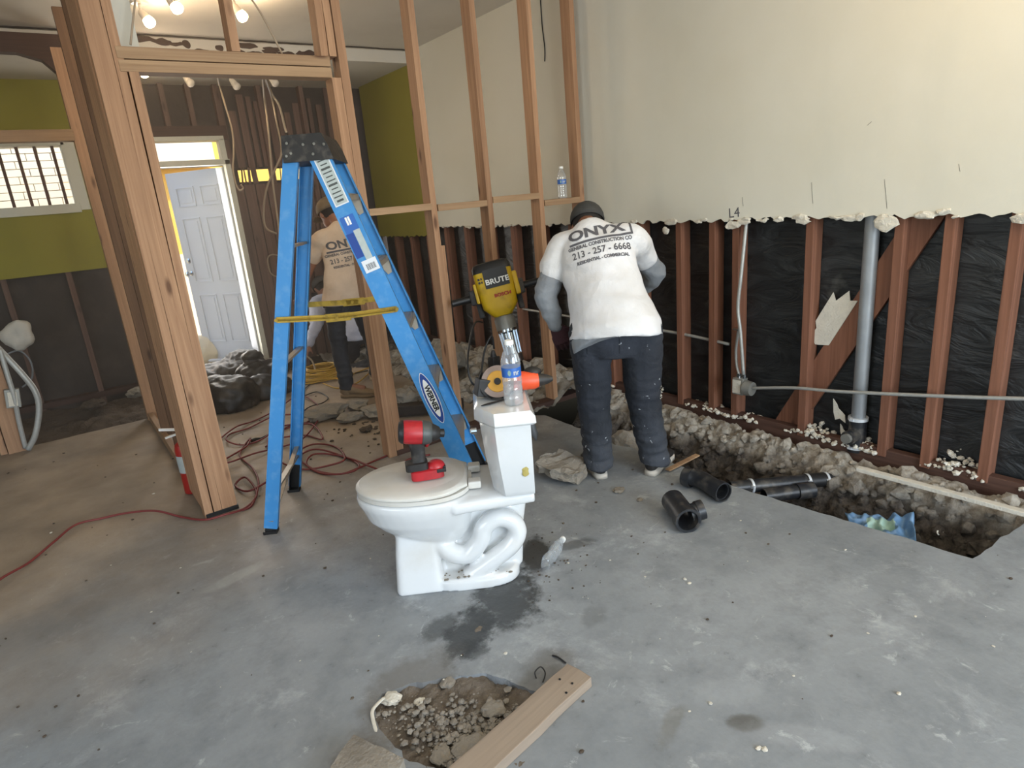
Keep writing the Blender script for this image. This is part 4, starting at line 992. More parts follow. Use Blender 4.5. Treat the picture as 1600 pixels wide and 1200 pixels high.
bm = B(); hollow(bm, [q1-d*.01, q1.lerp(q2, .5), q2+d*.012], .052, .007, 26); obj('pipe_body', bm, M['abs'], WY, smooth='auto', world=True)
bm = B(); hollow(bm, [q2-d*.03, q2+d*.014], .057, .008, 26); obj('hub', bm, M['abs'], WY, smooth='auto', world=True)
bm = B(); c = q1.lerp(q2, .72); hollow(bm, [c+side*.03, c+side*.085+Vector((0, 0, .012))], .040, .006, 22); hollow(bm, [c+side*.06+Vector((0, 0, .007)), c+side*.09+Vector((0, 0, .013))], .044, .006, 22); obj('branch', bm, M['abs'], WY, smooth='auto', world=True)
a, b = onz(1146, 762, -.035), onz(1300, 748, -.07); d = (b-a).normalized()
PL = thing('drain_pipe', 'long black drain pipe with steel banded couplings lying in the trench', 'pipe', ((a.x+b.x)/2, (a.y+b.y)/2, -.1))
bm = B(); hollow(bm, [a-d*.02, b], .034, .005); obj('pipe', bm, M['abs'], PL, smooth='auto', world=True)
a2, b2 = a.lerp(b, .25)+Vector((-.03, -.05, -.03)), a.lerp(b, .7)+Vector((-.03, -.05, -.02))
bm = B(); hollow(bm, [a2, b2], .034, .005); hollow(bm, [a2.lerp(b2, .72), b2+d*.02], .041, .006); obj('short_pipe', bm, M['abs'], PL, smooth='auto', world=True)
for t in (.17, .74, .93):
    c = a.lerp(b, t); bm = B()
    tube(bm, [c-d*.006, c+d*.006], .0385, 22); box(bm, c+Vector((-.02, -.03, .012)), (.018, .014, .014)); obj('band_clamp', bm, M['bright'], PL, smooth='auto', world=True)
c0, c1 = a.lerp(b, .72), a.lerp(b, .97); bm = B(); tube(bm, [c0, c1], .037, 20); obj('rubber_coupling', bm, M['black'], PL, smooth='auto', world=True)
# ------------------------------------------------------------------ people
def clay(bm, pts, rad, seg=14, flat=None, up=(0, 0, 1)):
    pts = [Vector(p) for p in pts]; tube(bm, pts, rad, seg, True, up, flat)
    for p, r_ in ((pts[0], rad[0]), (pts[-1], rad[-1])): sphere(bm, p, r_*.995, 12)
def limb(bm, pts, rad, seg=14, n=4, end=True):
    pts = [Vector(p) for p in pts]; sp = spline(pts, n); rr_ = []
    for i in range(len(sp)):
        t = i/n; k = min(int(t), len(rad)-2); f = t-k; rr_.append(rad[k]*(1-f)+rad[k+1]*f)
    if end: clay(bm, sp, rr_, seg)
    else: tube(bm, sp, rr_, seg); sphere(bm, sp[0], rr_[0]*.995, 12)
def hand(bm, wrist, d, palm_n, curl=.6, s=1.0, side=1):
    """palm and five fingers; d points from wrist to knuckles, palm_n out of the palm"""
    wrist = Vector(wrist); d = Vector(d).normalized(); n = Vector(palm_n); n = (n-d*n.dot(d)).normalized(); x = d.cross(n)*side
    tube(bm, [wrist-d*.02*s, wrist+d*.02*s, wrist+d*.055*s, wrist+d*.09*s], [.026*s, .031*s, .037*s, .036*s], 12, up=n, flat=.5)
    for k, (o, L, r_) in enumerate(((-.030, .062, .0085), (-.010, .072, .009), (.010, .076, .0092), (.029, .070, .009))):
        b = wrist + d*.083*s + x*o*s; p = [b-d*.03*s, b]; a = curl*.55; dd = d
        for j, seg_ in enumerate((.45, .32, .23)):
            ca = a*(1+.6*j); dd = (d*math.cos(ca)+n*math.sin(ca)).normalized(); b = b+dd*L*seg_*s; p.append(b)
        tube(bm, p, [r_*1.1*s, r_*1.1*s, r_*s, r_*.95*s, r_*.8*s], 8); sphere(bm, p[-1], r_*.8*s, 8)
    b = wrist+d*.025*s+x*.03*s; q = b+(x*.6+d*.7+n*.35).normalized()*.04*s; e = q+(x*.15+d*.85+n*.6).normalized()*.03*s
    tube(bm, [wrist+d*.015*s, b, q, e], [.012*s, .0125*s, .0105*s, .0085*s], 8); sphere(bm, e, .0085*s, 8)
def head(bm, c, R, s=1.0):
    """R columns: right, forward, up. face forward."""
    def P(x, y, z): return Vector(c)+R @ (Vector((x, y, z))*s)
    sphere(bm, P(0, -.01, .02), (.076*s, .095*s, .098*s), 20, R); sphere(bm, P(0, .02, -.055), (.058*s, .068*s, .062*s), 16, R)
    tube(bm, [P(0, .085, .02), P(0, .108, -.012), P(0, .092, -.03)], [.008*s, .015*s, .01*s], 8)
    for q in (-1, 1):
        sphere(bm, P(q*.030, .078, .012), (.014*s, .010*s, .009*s), 8, R); sphere(bm, P(q*.078, -.005, -.005), (.010*s, .018*s, .030*s), 10, R)
        sphere(bm, P(q*.030, .082, .035), (.022*s, .010*s, .007*s), 8, R)
    sphere(bm, P(0, .082, -.055), (.024*s, .010*s, .007*s), 8, R); sphere(bm, P(0, .070, -.092), (.022*s, .018*s, .018*s), 8, R)
def shoe(bm_u, bm_s, heel, d, s=1.0, hi=.0):
    d = Vector(d); d.z = 0; d.normalize(); x = Vector((d.y, -d.x, 0)); h = Vector((heel[0], heel[1], heel[2]))
    def P(a, b, c): return h+d*a*s+x*b*s+Vector((0, 0, c*s))
    def ring(a, w_, z0, z1): return [P(a, w_*math.cos(2*PI*i/14), (z0+z1)/2+(z1-z0)/2*math.sin(2*PI*i/14)) for i in range(14)]
    loft(bm_u, [ring(-.01, .022, .03, .07), ring(.01, .036, .02, .10+hi), ring(.06, .040, .018, .10+hi), ring(.10, .042, .018, .095+hi*.4), ring(.16, .047, .018, .075), ring(.22, .050, .018, .062), ring(.26, .042, .018, .05), ring(.28, .022, .02, .04)])
    out = [(-.015, .0), (-.008, .028), (.03, .038), (.10, .036), (.18, .05), (.24, .048), (.28, .026), (.29, 0)]
    poly = out+[(a, -b) for a, b in out[1:-1]][::-1]
    loft(bm_s, [[P(a, b, z) for a, b in poly] for z in (0, .026)])
def person(label, J, loc, group=None, mats=(), glove=None, capm=None, shoes='shoe', hat=True, textinfo=None, sc=1.0, boots=0, wr=.008, under=None):
    """J: joint dictionary in world space"""
    T = thing('person', label, 'person', loc, 0, group); inv = Matrix.Translation(loc).inverted()
    def add(name, me, mat, smooth=True, par=T):
        o = link(name, me, mat, par, smooth); o.matrix_parent_inverse = inv; return o
    def V(k): return Vector(J[k])
    shm, slm, trm = mats
    hipc = (V('hipL')+V('hipR'))/2; face = Vector(J['face']).normalized()
    # body
    bm = B(); up = V('neck')-hipc; lat = (V('shR')-V('shL')).normalized(); fro = lat.cross(up).normalized()
    ch = hipc.lerp(V('neck'), .62)
    tube(bm, [hipc-up.normalized()*.06, hipc, hipc.lerp(V('neck'), .33), ch, hipc.lerp(V('neck'), .88), V('neck')], [q*.88*J.get('wid', 1.0) for q in (.12, .15, .13, .16, .13, .05)], 18, up=fro, flat=.6)
    limb(bm, [V('neck')-up.normalized()*.05, V('neck').lerp(V('head'), .5), V('head')], [.058, .052, .055])
    hd = Vector(J['headup']).normalized(); fw = Vector(J['look']).normalized(); fw = (fw-hd*fw.dot(hd)).normalized(); rt = fw.cross(hd); HR = Matrix((rt, fw, hd)).transposed()
    head(bm, V('head'), HR)
    for s_ in 'LR':
        if 'el'+s_ in J:
            limb(bm, [V('neck').lerp(V('sh'+s_), .5)-up.normalized()*.04, V('sh'+s_), V('sh'+s_).lerp(V('el'+s_), .55), V('el'+s_), V('el'+s_).lerp(V('wr'+s_), .4), V('wr'+s_)], [.04, .046, .044, .038, .038, .026])
            d = (V('wr'+s_)-V('el'+s_)).normalized(); hand(bm, V('wr'+s_), J.get('hd'+s_, d), J.get('pn'+s_, (0, 0, -1)), J.get('curl', .8), 1.0, 1 if s_ == 'L' else -1)
        limb(bm, [V('hip'+s_), V('hip'+s_).lerp(V('kn'+s_), .5), V('kn'+s_), V('kn'+s_).lerp(V('an'+s_), .4), V('an'+s_)], [.078, .068, .050, .048, .034])
        d = Vector(J['toe'+s_]).normalized(); tube(bm, [V('an'+s_)-Vector((0, 0, .02)), V('an'+s_)+d*.05-Vector((0, 0, .03)), V('an'+s_)+d*.15-Vector((0, 0, .045))], [.032, .034, .025], 10)
    body = add('body', fuse(bm, wr, 2, 'body'), M['skin'])
    # hair
    bm = B(); sphere(bm, V('head')+HR @ Vector((0, -.018, .028)), (.083, .095, .095), 18, HR)
    for v in list(bm.verts):
        q = HR.transposed() @ (v.co-V('head'))
        if q.y > .035 and q.z < .06 or q.z < -.045: bm.verts.remove(v)
    me = bpy.data.meshes.new('hair'); bm.to_mesh(me); bm.free(); add('hair', me, M['hair'])
    # shirt
    bm = B(); ff = J.get('flat', .66); u = up.normalized()
    hem = hipc + Vector(J.get('hem', (0, 0, -.06)))
    W_ = J.get('wid', 1.0)
    rs = [(hem, .224), (hipc.lerp(hem, .3), .222), (hipc.lerp(V('neck'), .22), .192), (hipc.lerp(V('neck'), .45), .182), (ch, .192), (hipc.lerp(V('neck'), .80), .175), (hipc.lerp(V('neck'), .93), .118), (V('neck')+u*.005, .07)]
    tube(bm, [p for p, _ in rs], [r_*W_ for _, r_ in rs], 26, up=fro, flat=[ff+.14, ff+.14, ff+.12, ff+.04, ff]+[ff*.95, .75, .9])
    for s_ in 'LR':
        if 'el'+s_ in J:
            e = V('sh'+s_).lerp(V('el'+s_), J.get('slv', .62)); limb(bm, [V('neck').lerp(V('sh'+s_), .45)-u*.05, V('sh'+s_)-u*.012, V('sh'+s_).lerp(e, .5), e], [.078*W_, .082*W_, .078*W_, .074*W_])
    me = fuse(bm, .009, 6, 'shirt')
    wrinkle(me, 1, lambda p: .010*noise.noise(Vector((p.x*7, p.y*7, p.z*11)))+.006*noise.noise(Vector((p.x*5+p.z*16, p.y*5, p.z*8))))
    shirt = add('t_shirt', me, M[shm])
    if under:
        bm = B(); tube(bm, [hem-u*.035+Vector(under[1]), hem+u*.03], [.215*W_, .215*W_], 26, up=fro, flat=ff+.1); me = fuse(bm, .008, 3, 'u'); add('undershirt', me, M[under[0]])
    # sleeves of the under layer
    if slm:
        for s_ in 'LR':
            if 'el'+s_ in J:
                bm = B(); limb(bm, [V('sh'+s_).lerp(V('el'+s_), .35), V('sh'+s_).lerp(V('el'+s_), .75), V('el'+s_), V('el'+s_).lerp(V('wr'+s_), .45), V('el'+s_).lerp(V('wr'+s_), .96)], [.062, .062, .062, .054, .040])
                me = fuse(bm, .007, 3, 'sl'); wrinkle(me, 1, lambda p: .008*noise.noise(Vector((p.x*10+p.z*22, p.y*12, p.z*18)))); add('sleeve', me, M[slm])
    if glove:
        for s_ in 'LR':
            if 'el'+s_ in J:
                d = (V('wr'+s_)-V('el'+s_)).normalized(); bm = B(); tube(bm, [V('wr'+s_)-d*.05, V('wr'+s_)+d*.01], [.040, .036], 14); hand(bm, V('wr'+s_), J.get('hd'+s_, d), J.get('pn'+s_, (0, 0, -1)), J.get('curl', .8), 1.16, 1 if s_ == 'L' else -1)
                add('glove', fuse(bm, .0045, 1, 'glove'), M[glove])
    # trousers
    bm = B(); hl = (V('hipR')-V('hipL')).normalized(); hf = hl.cross(u).normalized(); HW = J.get('hw', 1.0)
    wst = hipc+u*.07+Vector(J.get('wst', (0, 0, 0)))
    tube(bm, [wst, hipc+u*.03, hipc-Vector((0, 0, .05)), hipc-Vector((0, 0, .12))], [.165*HW, .182*HW, .188*HW, .14*HW], 24, up=hf, flat=[.64, .68, .70, .8])
    for s_ in 'LR':
        k, a = V('kn'+s_), V('an'+s_); lw = J.get('lw', 1.0)
        limb(bm, [V('hip'+s_)+Vector((0, 0, -.01)), V('hip'+s_).lerp(k, .35), k, k.lerp(a, .5), a+Vector((0, 0, .03)), a-Vector((0, 0, .035))], [.105*lw, .102*lw, .086*lw, .080*lw, .078*lw, .080*lw], end=False)
    me = fuse(bm, .009, 5, 'trousers')
    kz = [(V('kn'+s_), V('an'+s_)) for s_ in 'LR']
    def wf_(p):
        a = 0
        for k, an in kz:
            dz = (p-an).length; a = max(a, math.exp(-(dz/.16)**2))
            dk = (p-k).length; a = max(a, .5*math.exp(-(dk/.12)**2))
        return (.014*a+.004)*noise.noise(Vector((p.x*9, p.y*9, p.z*34)))+.005*noise.noise(p*12)
    wrinkle(me, 1, wf_); tr_ = add('trousers', me, M[trm])
    bm = B(); tube(bm, [wst-u*.045, wst-u*.012], [.184*HW, .180*HW], 30, up=hf, flat=.68); add('belt', fuse(bm, .006, 1, 'belt'), M[trm])
    for q in (-1, 1):   # back pockets
        pc = hipc + hl*q*.075 - face*.30 - Vector((0, 0, .035)); bmk = B()
        r_ = bmesh.ops.create_grid(bmk, x_segments=10, y_segments=10, size=.5)
        mm = mtx(pc, hl, u)
        bmt = B(); bmt.from_mesh(me); tree = BVHTree.FromBMesh(bmt); bmt.free()
        for v in bmk.verts:
            x, y = v.co.x*.12, v.co.y*.13; 
            if y < 0: y -= .02*(1-abs(x)/.06)
            w_ = mm @ Vector((x, y, 0)); h = tree.ray_cast(w_, face)
            v.co = (h[0]-face*.004) if h[0] else w_+face*.17
        mp = bpy.data.meshes.new('pocket'); bmk.to_mesh(mp); bmk.free(); add('back_pocket', mp, M[trm])
    # shoes
    for s_ in 'LR':
        bu, bs = B(), B(); a = V('an'+s_); d = Vector(J['toe'+s_]); d.z = 0; d.normalize(); h = (a.x-d.x*.05, a.y-d.y*.05, J.get('floor'+s_, 0)+.002)
        shoe(bu, bs, h, d, 1.0, boots)
        if boots: limb(bu, [Vector(h)+d*.04+Vector((0, 0, .05)), Vector(h)+d*.045+Vector((0, 0, .17))], [.045, .05])
        for b_, n_, m_ in ((bu, 'shoe', M[shoes]), (bs, 'sole', M['sole'] if not boots else M[shoes])):
            bmesh.ops.recalc_face_normals(b_, faces=b_.faces); me2 = bpy.data.meshes.new(n_); b_.to_mesh(me2); b_.free(); oo = add(n_, me2, m_)
    if capm:
        bm = B(); cc = V('head')+HR @ Vector((0, -.012, .035)); v = sphere(bm, cc, (.093, .112, .095), 24, HR)
        for v in list(bm.verts):
            q = HR.transposed() @ (v.co-V('head'))
            if q.z < J.get('capz', .012): bm.verts.remove(v)
        me2 = bpy.data.meshes.new('cap'); bm.to_mesh(me2); bm.free(); cp = add('cap', me2, M[capm])
        md = cp.modifiers.new('s', 'SOLIDIFY'); md.thickness = .004
        bm = B(); n_ = 16; a0 = [V('head')+HR @ Vector((math.cos(PI*i/n_)*.085, .075+math.sin(PI*i/n_)*.03, J.get('capz', .012)+.006)) for i in range(n_+1)]
        a1 = [V('head')+HR @ Vector((math.cos(PI*i/n_)*.088, .09+math.sin(PI*i/n_)*.095, J.get('capz', .012)-.008)) for i in range(n_+1)]
        loft(bm, [a0, a1], cap=False, closed=False); me2 = bpy.data.meshes.new('brim'); bm.to_mesh(me2); bm.free(); br = add('cap_brim', me2, M[capm]); md = br.modifiers.new('s', 'SOLIDIFY'); md.thickness = .004
    # print on the back of the shirt
    if textinfo:
        o_, ax, ay, pd = [Vector(q) for q in textinfo[:4]]; lines = textinfo[4]
        bmt = B(); bmt.from_mesh(shirt.data); tree = BVHTree.FromBMesh(bmt); bmt.free(); mm = mtx(o_-pd*.3, ax, ay)
        for (s_, size, yy, xs, bold, mk, xo) in lines:
            if s_.startswith('#'):
                w_, h_ = [float(q) for q in s_[1:].split(',')]; bm = B(); 
                bmesh.ops.create_grid(bm, x_segments=30, y_segments=14, size=.5)
                for v in bm.verts: v.co = Vector((v.co.x*w_, v.co.y*h_, 0))
            else: bm = textmesh(s_, size, bold, 0, dice=.012, xs=xs)
            dead = []
            for v in bm.verts:
                w_ = mm @ (v.co+Vector((xo, yy, 0))); h = tree.ray_cast(w_, pd)
                if h[0]: v.co = h[0]-pd*.0022+h[1]*.0
                else: dead.append(v)
            bmesh.ops.delete(bm, geom=dead, context='VERTS')
            me2 = bpy.data.meshes.new('p'); bm.to_mesh(me2); bm.free(); o = link('back_print', me2, M[mk], T); o.matrix_parent_inverse = inv
    return T
# ---- the man bending into the wall bay
LS = ony(878, 385, 2.50); RS = ony(985, 372, 2.26); NK = ony(918, 352, 2.44)
hl_, hr_ = Vector((2.045, 2.235, .80)), Vector((2.215, 2.065, .80)); hc = (hl_+hr_)/2
F1 = Vector((.69, .72, 0))
J1 = dict(hipL=hl_, hipR=hr_, neck=NK, shL=LS+F1*.02, shR=RS, head=ony(918, 350, 2.62)+Vector((0, 0, -.015)), headup=(.35, .42, .84), look=(.55, .62, -.6), face=F1,
          elL=ony(853, 462, 2.52), wrL=ony(868, 508, 2.50), elR=ony(1022, 428, 2.36), wrR=ony(985, 470, 2.66), hdL=(.32, -.05, -.9), pnL=(.5, .7, .2),
          knL=ony(928, 625, 2.28), knR=ony(1005, 615, 2.10), anL=onz(935, 719, .085), anR=onz(1021, 714, .085), toeL=(.45, .9, 0), toeR=(.9, .35, 0), slv=.52, wst=(-.01, -.01, .0), hem=(-.005, -.005, -.035), wid=1.0, hw=.95)
u_ = (NK-hc).normalized(); pc = ony(938, 397, 2.2); pdir = (F1+Vector((0, 0, -.42))).normalized()
ax = Vector((.72, -.69, .17)).normalized()
person('man in a printed white t-shirt and dark cap bending forward into the wall bay', J1, (2.18, 2.2, 0), mats=('shirt', 'sleeve', 'jeans'), glove='glove', capm='cap_dark', under=('sleeve', (.0, .0, .0)),
       textinfo=(ony(938, 385, 2.3), ax, u_, pdir, [('ONYX', .078, .072, 1.2, .003, 'shirttxt', -.008), ('#.31,.012', 0, .028, 1, 0, 'shirttxt', .01), ('#.010,.085', 0, .0665, 1, 0, 'shirttxt', .16), ('GENERAL CONSTRUCTION CO', .026, .006, .84, .0010, 'shirttxt', .0),
                 ('213 - 257 - 6668', .050, -.036, .84, .0010, 'shirttxt', 0), ('RESIDENTIAL - COMMERCIAL', .023, -.078, .84, .0010, 'shirttxt', .0)]))
# ---- the second man, standing in the dusty room beyond the ladder
g2 = onz(548, 612)
f2 = Vector((.15, .98, 0))
hp = ony(540, 462, 4.85); hL, hR = hp+Vector((-.095, .02, -.04)), hp+Vector((.095, 0, -.04))
J2 = dict(hipL=hL, hipR=hR, neck=ony(533, 347, 4.97), shL=ony(502, 372, 5.0), shR=ony(576, 368, 4.93), head=ony(507, 335, 5.10)+Vector((.04, 0, 0)), headup=(-.1, .35, .93), look=(-.2, .95, -.35), face=f2,
          elL=ony(478, 432, 5.12), wrL=ony(470, 462, 5.35), elR=ony(590, 430, 5.05), wrR=ony(570, 450, 5.30), knL=ony(533, 535, 4.93), knR=hR+Vector((.12, .12, -.40)), anL=ony(540, 588, 5.0), anR=hR+Vector((.13, .16, -.74)), toeL=(.55, -.6, 0), toeR=(.3, .95, 0),
          slv=.5, hem=(0, 0, -.02), wid=.84, flat=.66, lw=.78, hw=.84)
J2['anL'].z = .11; J2['anL'] = onz(542, 600, .11); J2['anR'].z = .11; J2['knL'] = (J2['hipL']+J2['anL'])/2+Vector((0, .04, .02))
J2['toeL'] = Vector((.5, -.5, 0))
u2 = (J2['neck']-hp).normalized()
person('man in a dusty printed t-shirt and khaki cap standing in the room beyond the ladder', J2, (g2.x, g2.y, 0), mats=('shirt_dusty', None, 'jeans_dark'), capm='cap_tan', shoes='boot', boots=.03, under=('glove', (0, 0, 0)),
       textinfo=(ony(545, 395, 4.8), (.99, -.1, .06), u2, (.12, .98, -.12), [('ONYX', .085, .075, 1.15, .003, 'shirttxt', .0), ('#.30,.014', 0, .03, 1, 0, 'shirttxt', 0), ('GENERAL CONSTRUCTION CO', .026, .005, .9, .001, 'shirttxt', 0), ('213 - 257 - 6668', .05, -.045, .86, .001, 'shirttxt', 0), ('RESIDENTIAL - COMMERCIAL', .024, -.09, .86, .001, 'shirttxt', 0)]))
# ---- the third person crouching in the pit behind him
Y3 = 6.15
hp = ony(560, 500, Y3); fz = -.2
hL, hR = Vector((hp.x-.10, hp.y+.02, .25)), Vector((hp.x+.12, hp.y, .25))
nk = ony(520, 458, Y3+.35)
J3 = dict(hipL=hL, hipR=hR, neck=nk, shL=nk+Vector((-.18, 0, -.07)), shR=nk+Vector((.2, .02, -.06)), head=nk+Vector((-.06, .13, .05)), headup=(-.1, .6, .8), look=(-.1, .8, -.6), face=(-.2, .97, 0),
          elL=ony(495, 505, Y3+.2), wrL=ony(482, 540, Y3+.1), elR=nk+Vector((.28, .12, -.3)), wrR=nk+Vector((.15, .2, -.52)), knL=hL+Vector((-.05, .02, -.38)), knR=hR+Vector((.28, .30, -.05)), anL=hL+Vector((-.02, -.36, -.33)), anR=hR+Vector((.16, .28, -.36)),
          toeL=(0, -1, 0), toeR=(.3, .9, 0), slv=.9, flat=.7)
J3['floorL'] = -.19; J3['floorR'] = -.19
person('person in pale blue shirt crouching in the far pit behind the standing man', J3, (hp.x, hp.y, -.2), mats=('hoodie', 'hoodie', 'jeans_dark'), wr=.012, capm='cap_dark')
# ------------------------------------------------------------------ cords on the floor
def floor_cord(name, label, px, r_, mat, z=.006, n=6, cat='cord'):
    rr_ = random.Random(len(px)); pts = []
    for k, p in enumerate(px): q = onz(p[0], p[1]); pts.append(Vector((q.x, q.y, r_+.001+(z*(.5+.5*math.sin(k*2.1)) if 0 < k < len(px)-1 else 0))))
    bm = B(); tube(bm, spline(pts, n), r_, 8); return tag(obj(name, bm, M[mat], smooth=True), label, cat)
floor_cord('extension_cord', 'red extension cord curving across the slab from the left edge to the ladder', [(-60, 960), (0, 915), (45, 882), (85, 852), (120, 827), (160, 812), (200, 806), (245, 805), (285, 810), (320, 817), (350, 812), (385, 795), (402, 775), (385, 752), (368, 760), (388, 772), (420, 758), (450, 735), (475, 712), (500, 708), (540, 716), (562, 732), (545, 745), (505, 742), (480, 730), (490, 716), (520, 712), (552, 722), (580, 735), (607, 738), (640, 722), (672, 712)], .006, 'redcord', .02)
floor_cord('extension_cord', 'tangled red extension cord looped on the dusty floor between corner studs and ladder', [(340, 690), (370, 672), (395, 660), (430, 645), (470, 622), (500, 640), (470, 650), (430, 655), (390, 670), (360, 682), (356, 694), (380, 697), (410, 690), (440, 672), (478, 662), (500, 655), (475, 690), (440, 700), (400, 712), (360, 728), (345, 724), (385, 702), (392, 690), (375, 712), (395, 735), (405, 760), (395, 790), (375, 800)], .0058, 'redcord', .02)
floor_cord('extension_cord', 'red cord coiled in loops behind the rear feet of the ladder', [(415, 700), (440, 690), (478, 682), (505, 690), (488, 668), (450, 670), (420, 688), (430, 720), (470, 735), (520, 730), (540, 722), (525, 700), (490, 698), (465, 716), (490, 735), (530, 745), (560, 738), (590, 720), (640, 700)], .0058, 'redcord', .02)
cb = floor_cord('power_cord', 'black tool cord with plug end lying among the red cords', [(400, 690), (420, 682), (455, 665), (480, 640), (505, 632), (512, 622), (495, 614), (470, 622), (490, 598), (540, 588), (575, 580)], .0045, 'black', .01)
p, q = onz(400, 690), onz(420, 682); d = (q-p).normalized()
bm = B(); tube(bm, [p+Vector((0, 0, .014))-d*.03, p+Vector((0, 0, .014)), p+d*.04+Vector((0, 0, .008))], [.016, .015, .007], 10); obj('plug', bm, M['black'], cb, smooth='auto')
# coil of yellow cord
cc_ = onz(482, 598); pts = []; rr_ = random.Random(4)
for k in range(15*14):
    a = 2*PI*k/14; lay = k//14
    rx, ry = .30-.010*lay+rr_.uniform(-.03, .03), .24-.008*lay+rr_.uniform(-.03, .03); pts.append((cc_.x+.16+math.cos(a)*rx*.85, cc_.y+.1+math.sin(a)*ry, .008+.006*lay+rr_.uniform(0, .012)))
bm = B(); tube(bm, spline(pts, 2), .0065, 6); tag(obj('cord_coil', bm, M['yellowcord'], smooth=True), 'coil of yellow extension cord on the dusty floor behind the ladder legs', 'cord')
floor_cord('extension_cord', 'loose end of yellow cord trailing beside the boots of the standing man', [(500, 585), (530, 595), (560, 582), (585, 575), (560, 600), (530, 608), (505, 600)], .006, 'yellowcord', .01)
bm = B(); tube(bm, spline([onz(497, 598), ony(492, 575, 5.6), ony(486, 562, 5.65), ony(472, 552, 5.7)], 5), .008, 7); tag(obj('bent_rod', bm, M['cable'], smooth=True), 'thin bent tan rod sticking up out of the yellow cord coil', 'rod')
# ------------------------------------------------------------------ black sheet plastic and bags near the door
def lumpy(name, label, cat, blobs, mat, vox=.02, amp=.03, fr=7, seed=0, sm=2, folds=True):
    bm = B()
    for c, r_ in blobs: sphere(bm, c, r_, 14)
    me = fuse(bm, vox, sm, name); off = Vector((seed, 0, 0))
    def f(p):
        q = p*fr+off; s_ = noise.noise(q); return amp*((1-2*abs(noise.noise(q*1.7+off)))*.8+s_*.6)
    wrinkle(me, 1, f)
    for v in me.vertices: v.co.z = max(v.co.z, .004)
    o = link(name, me, M[mat], smooth=True); return tag(o, label, cat)
p = onz(365, 640)
lumpy('bin_bag', 'large black plastic bag slumped on the floor in front of the open door', 'bag', [((p.x+.03, p.y+.08, .09), (.20, .22, .15)), ((p.x+.24, p.y+.20, .06), (.22, .2, .11)), ((p.x-.03, p.y+.28, .09), (.16, .2, .13)), ((p.x+.40, p.y+.18, .05), (.16, .12, .08))], 'bag', .02, .035, 6)
p = onz(405, 592)
lumpy('bin_bag', 'smaller black bag with a twisted neck beside the white door', 'bag', [((p.x, p.y+.1, .05), (.17, .16, .09)), ((p.x-.02, p.y+.1, .14), (.05, .05, .08)), ((p.x-.02, p.y+.08, .215), (.08, .05, .035)), ((p.x+.15, p.y+.12, .04), (.18, .14, .09))], 'bag', .016, .03, 8, 3)
p = onz(350, 588)
lumpy('grey_tarp', 'crumpled grey dusty tarp between the door threshold and the black bag', 'tarp', [((p.x+.0, p.y+.12, .03), (.34, .18, .07)), ((p.x+.25, p.y+.22, .06), (.2, .14, .1))], 'blackdusty', .018, .035, 9, 8)
for k, (a, b, wd, mt, lab) in enumerate((((322, 582), (400, 573), .06, 'stud_x', 'tan board lying across the bright door threshold'), ((325, 592), (385, 582), .04, 'stud_x', 'narrow tan strip lying on the floor below the threshold board'), ((330, 573), (408, 569), .05, 'white', 'white painted board lying in the doorway'))):
    a, b = onz(*a), onz(*b); bm = B(); beam(bm, a+Vector((0, 0, .07+.0*k)), b+Vector((0, 0, .06)), wd, .018); tag(obj('board', bm, M[mt], bevel=.002), lab, 'board')
# ------------------------------------------------------------------ chunks of broken concrete
def rock(name, label, px, r_, seed, sq=.6, mat='chunk', z=None, cat='concrete chunk', group=None):
    p = onz(*px); bm = B(); chunk(bm, (0, 0, 0), r_, seed, sq, 3); zmin = min(v.co.z for v in bm.verts)
    for v in bm.verts:
        v.co.z -= zmin
        v.co += Vector((noise.noise(v.co*40), noise.noise(v.co*40+Vector((5, 5, 5))), noise.noise(v.co*40+Vector((9, 1, 5)))))*.10*r_
    o = obj(name, bm, M[mat], smooth=False); o.location = (p.x, p.y, (z if z is not None else .0)-.003); return tag(o, label, cat, group)
# big broken slab piece by the man's foot
p = onz(893, 752); bm = B(); poly = [(-.115, .10), (-.09, -.02), (-.035, -.11), (.02, -.125), (.10, -.07), (.115, .0), (.07, .11), (-.02, .13)]
prism(bm, poly, 0, .055, Matrix.Rotation(.2, 4, 'X')); bmesh.ops.subdivide_edges(bm, edges=bm.edges, cuts=3, use_grid_fill=True)
for v in bm.verts: v.co += Vector((noise.noise(v.co*26), noise.noise(v.co*26+Vector((5, 5, 5))), noise.noise(v.co*22+Vector((9, 1, 5)))))*.022
mz = min(v.co.z for v in bm.verts); bmesh.ops.translate(bm, vec=(0, 0, -mz), verts=bm.verts)
o = obj('slab_piece', bm, M['chunk']); o.location = (p.x+.0, p.y+.06, 0); tag(o, 'flat broken concrete slab piece lying at the heel of the bending man', 'concrete chunk')
rock('concrete_chunk', 'small flat stone on the slab between the bending man and the black tee', (967, 768), .028, 21, .35)
rock('concrete_chunk', 'tiny brown stone just left of the black tee fitting', (1000, 782), .016, 22, .4)
rock('concrete_chunk', 'long flat mortar lump with black specks behind the ladder', (512, 652), .15, 23, .30)
rock('concrete_chunk', 'mortar lump nearest the foot of the door post', (590, 650), .12, 24, .35)
rock('concrete_chunk', 'mortar lump left of the door post, topmost of the cluster', (560, 640), .10, 25, .4)
rock('concrete_chunk', 'flat grey mortar lump in the middle of the cluster by the door post', (548, 658), .09, 26, .35)
rock('concrete_chunk', 'small dark crumbled lump in front of the mortar cluster', (572, 674), .045, 27, .4, 'soil')
rock('concrete_chunk', 'large pale chunk on the rubble heap behind the ladder', (640, 640), .11, 28, .7, z=.03)
rock('concrete_chunk', 'rounded chunk on the rubble heap left of the leaning hammer', (700, 590), .16, 29, .8, z=.03)
rock('concrete_chunk', 'brown chunk on the rubble heap between ladder and hammer', (668, 625), .10, 30, .7, 'soil', z=.03)
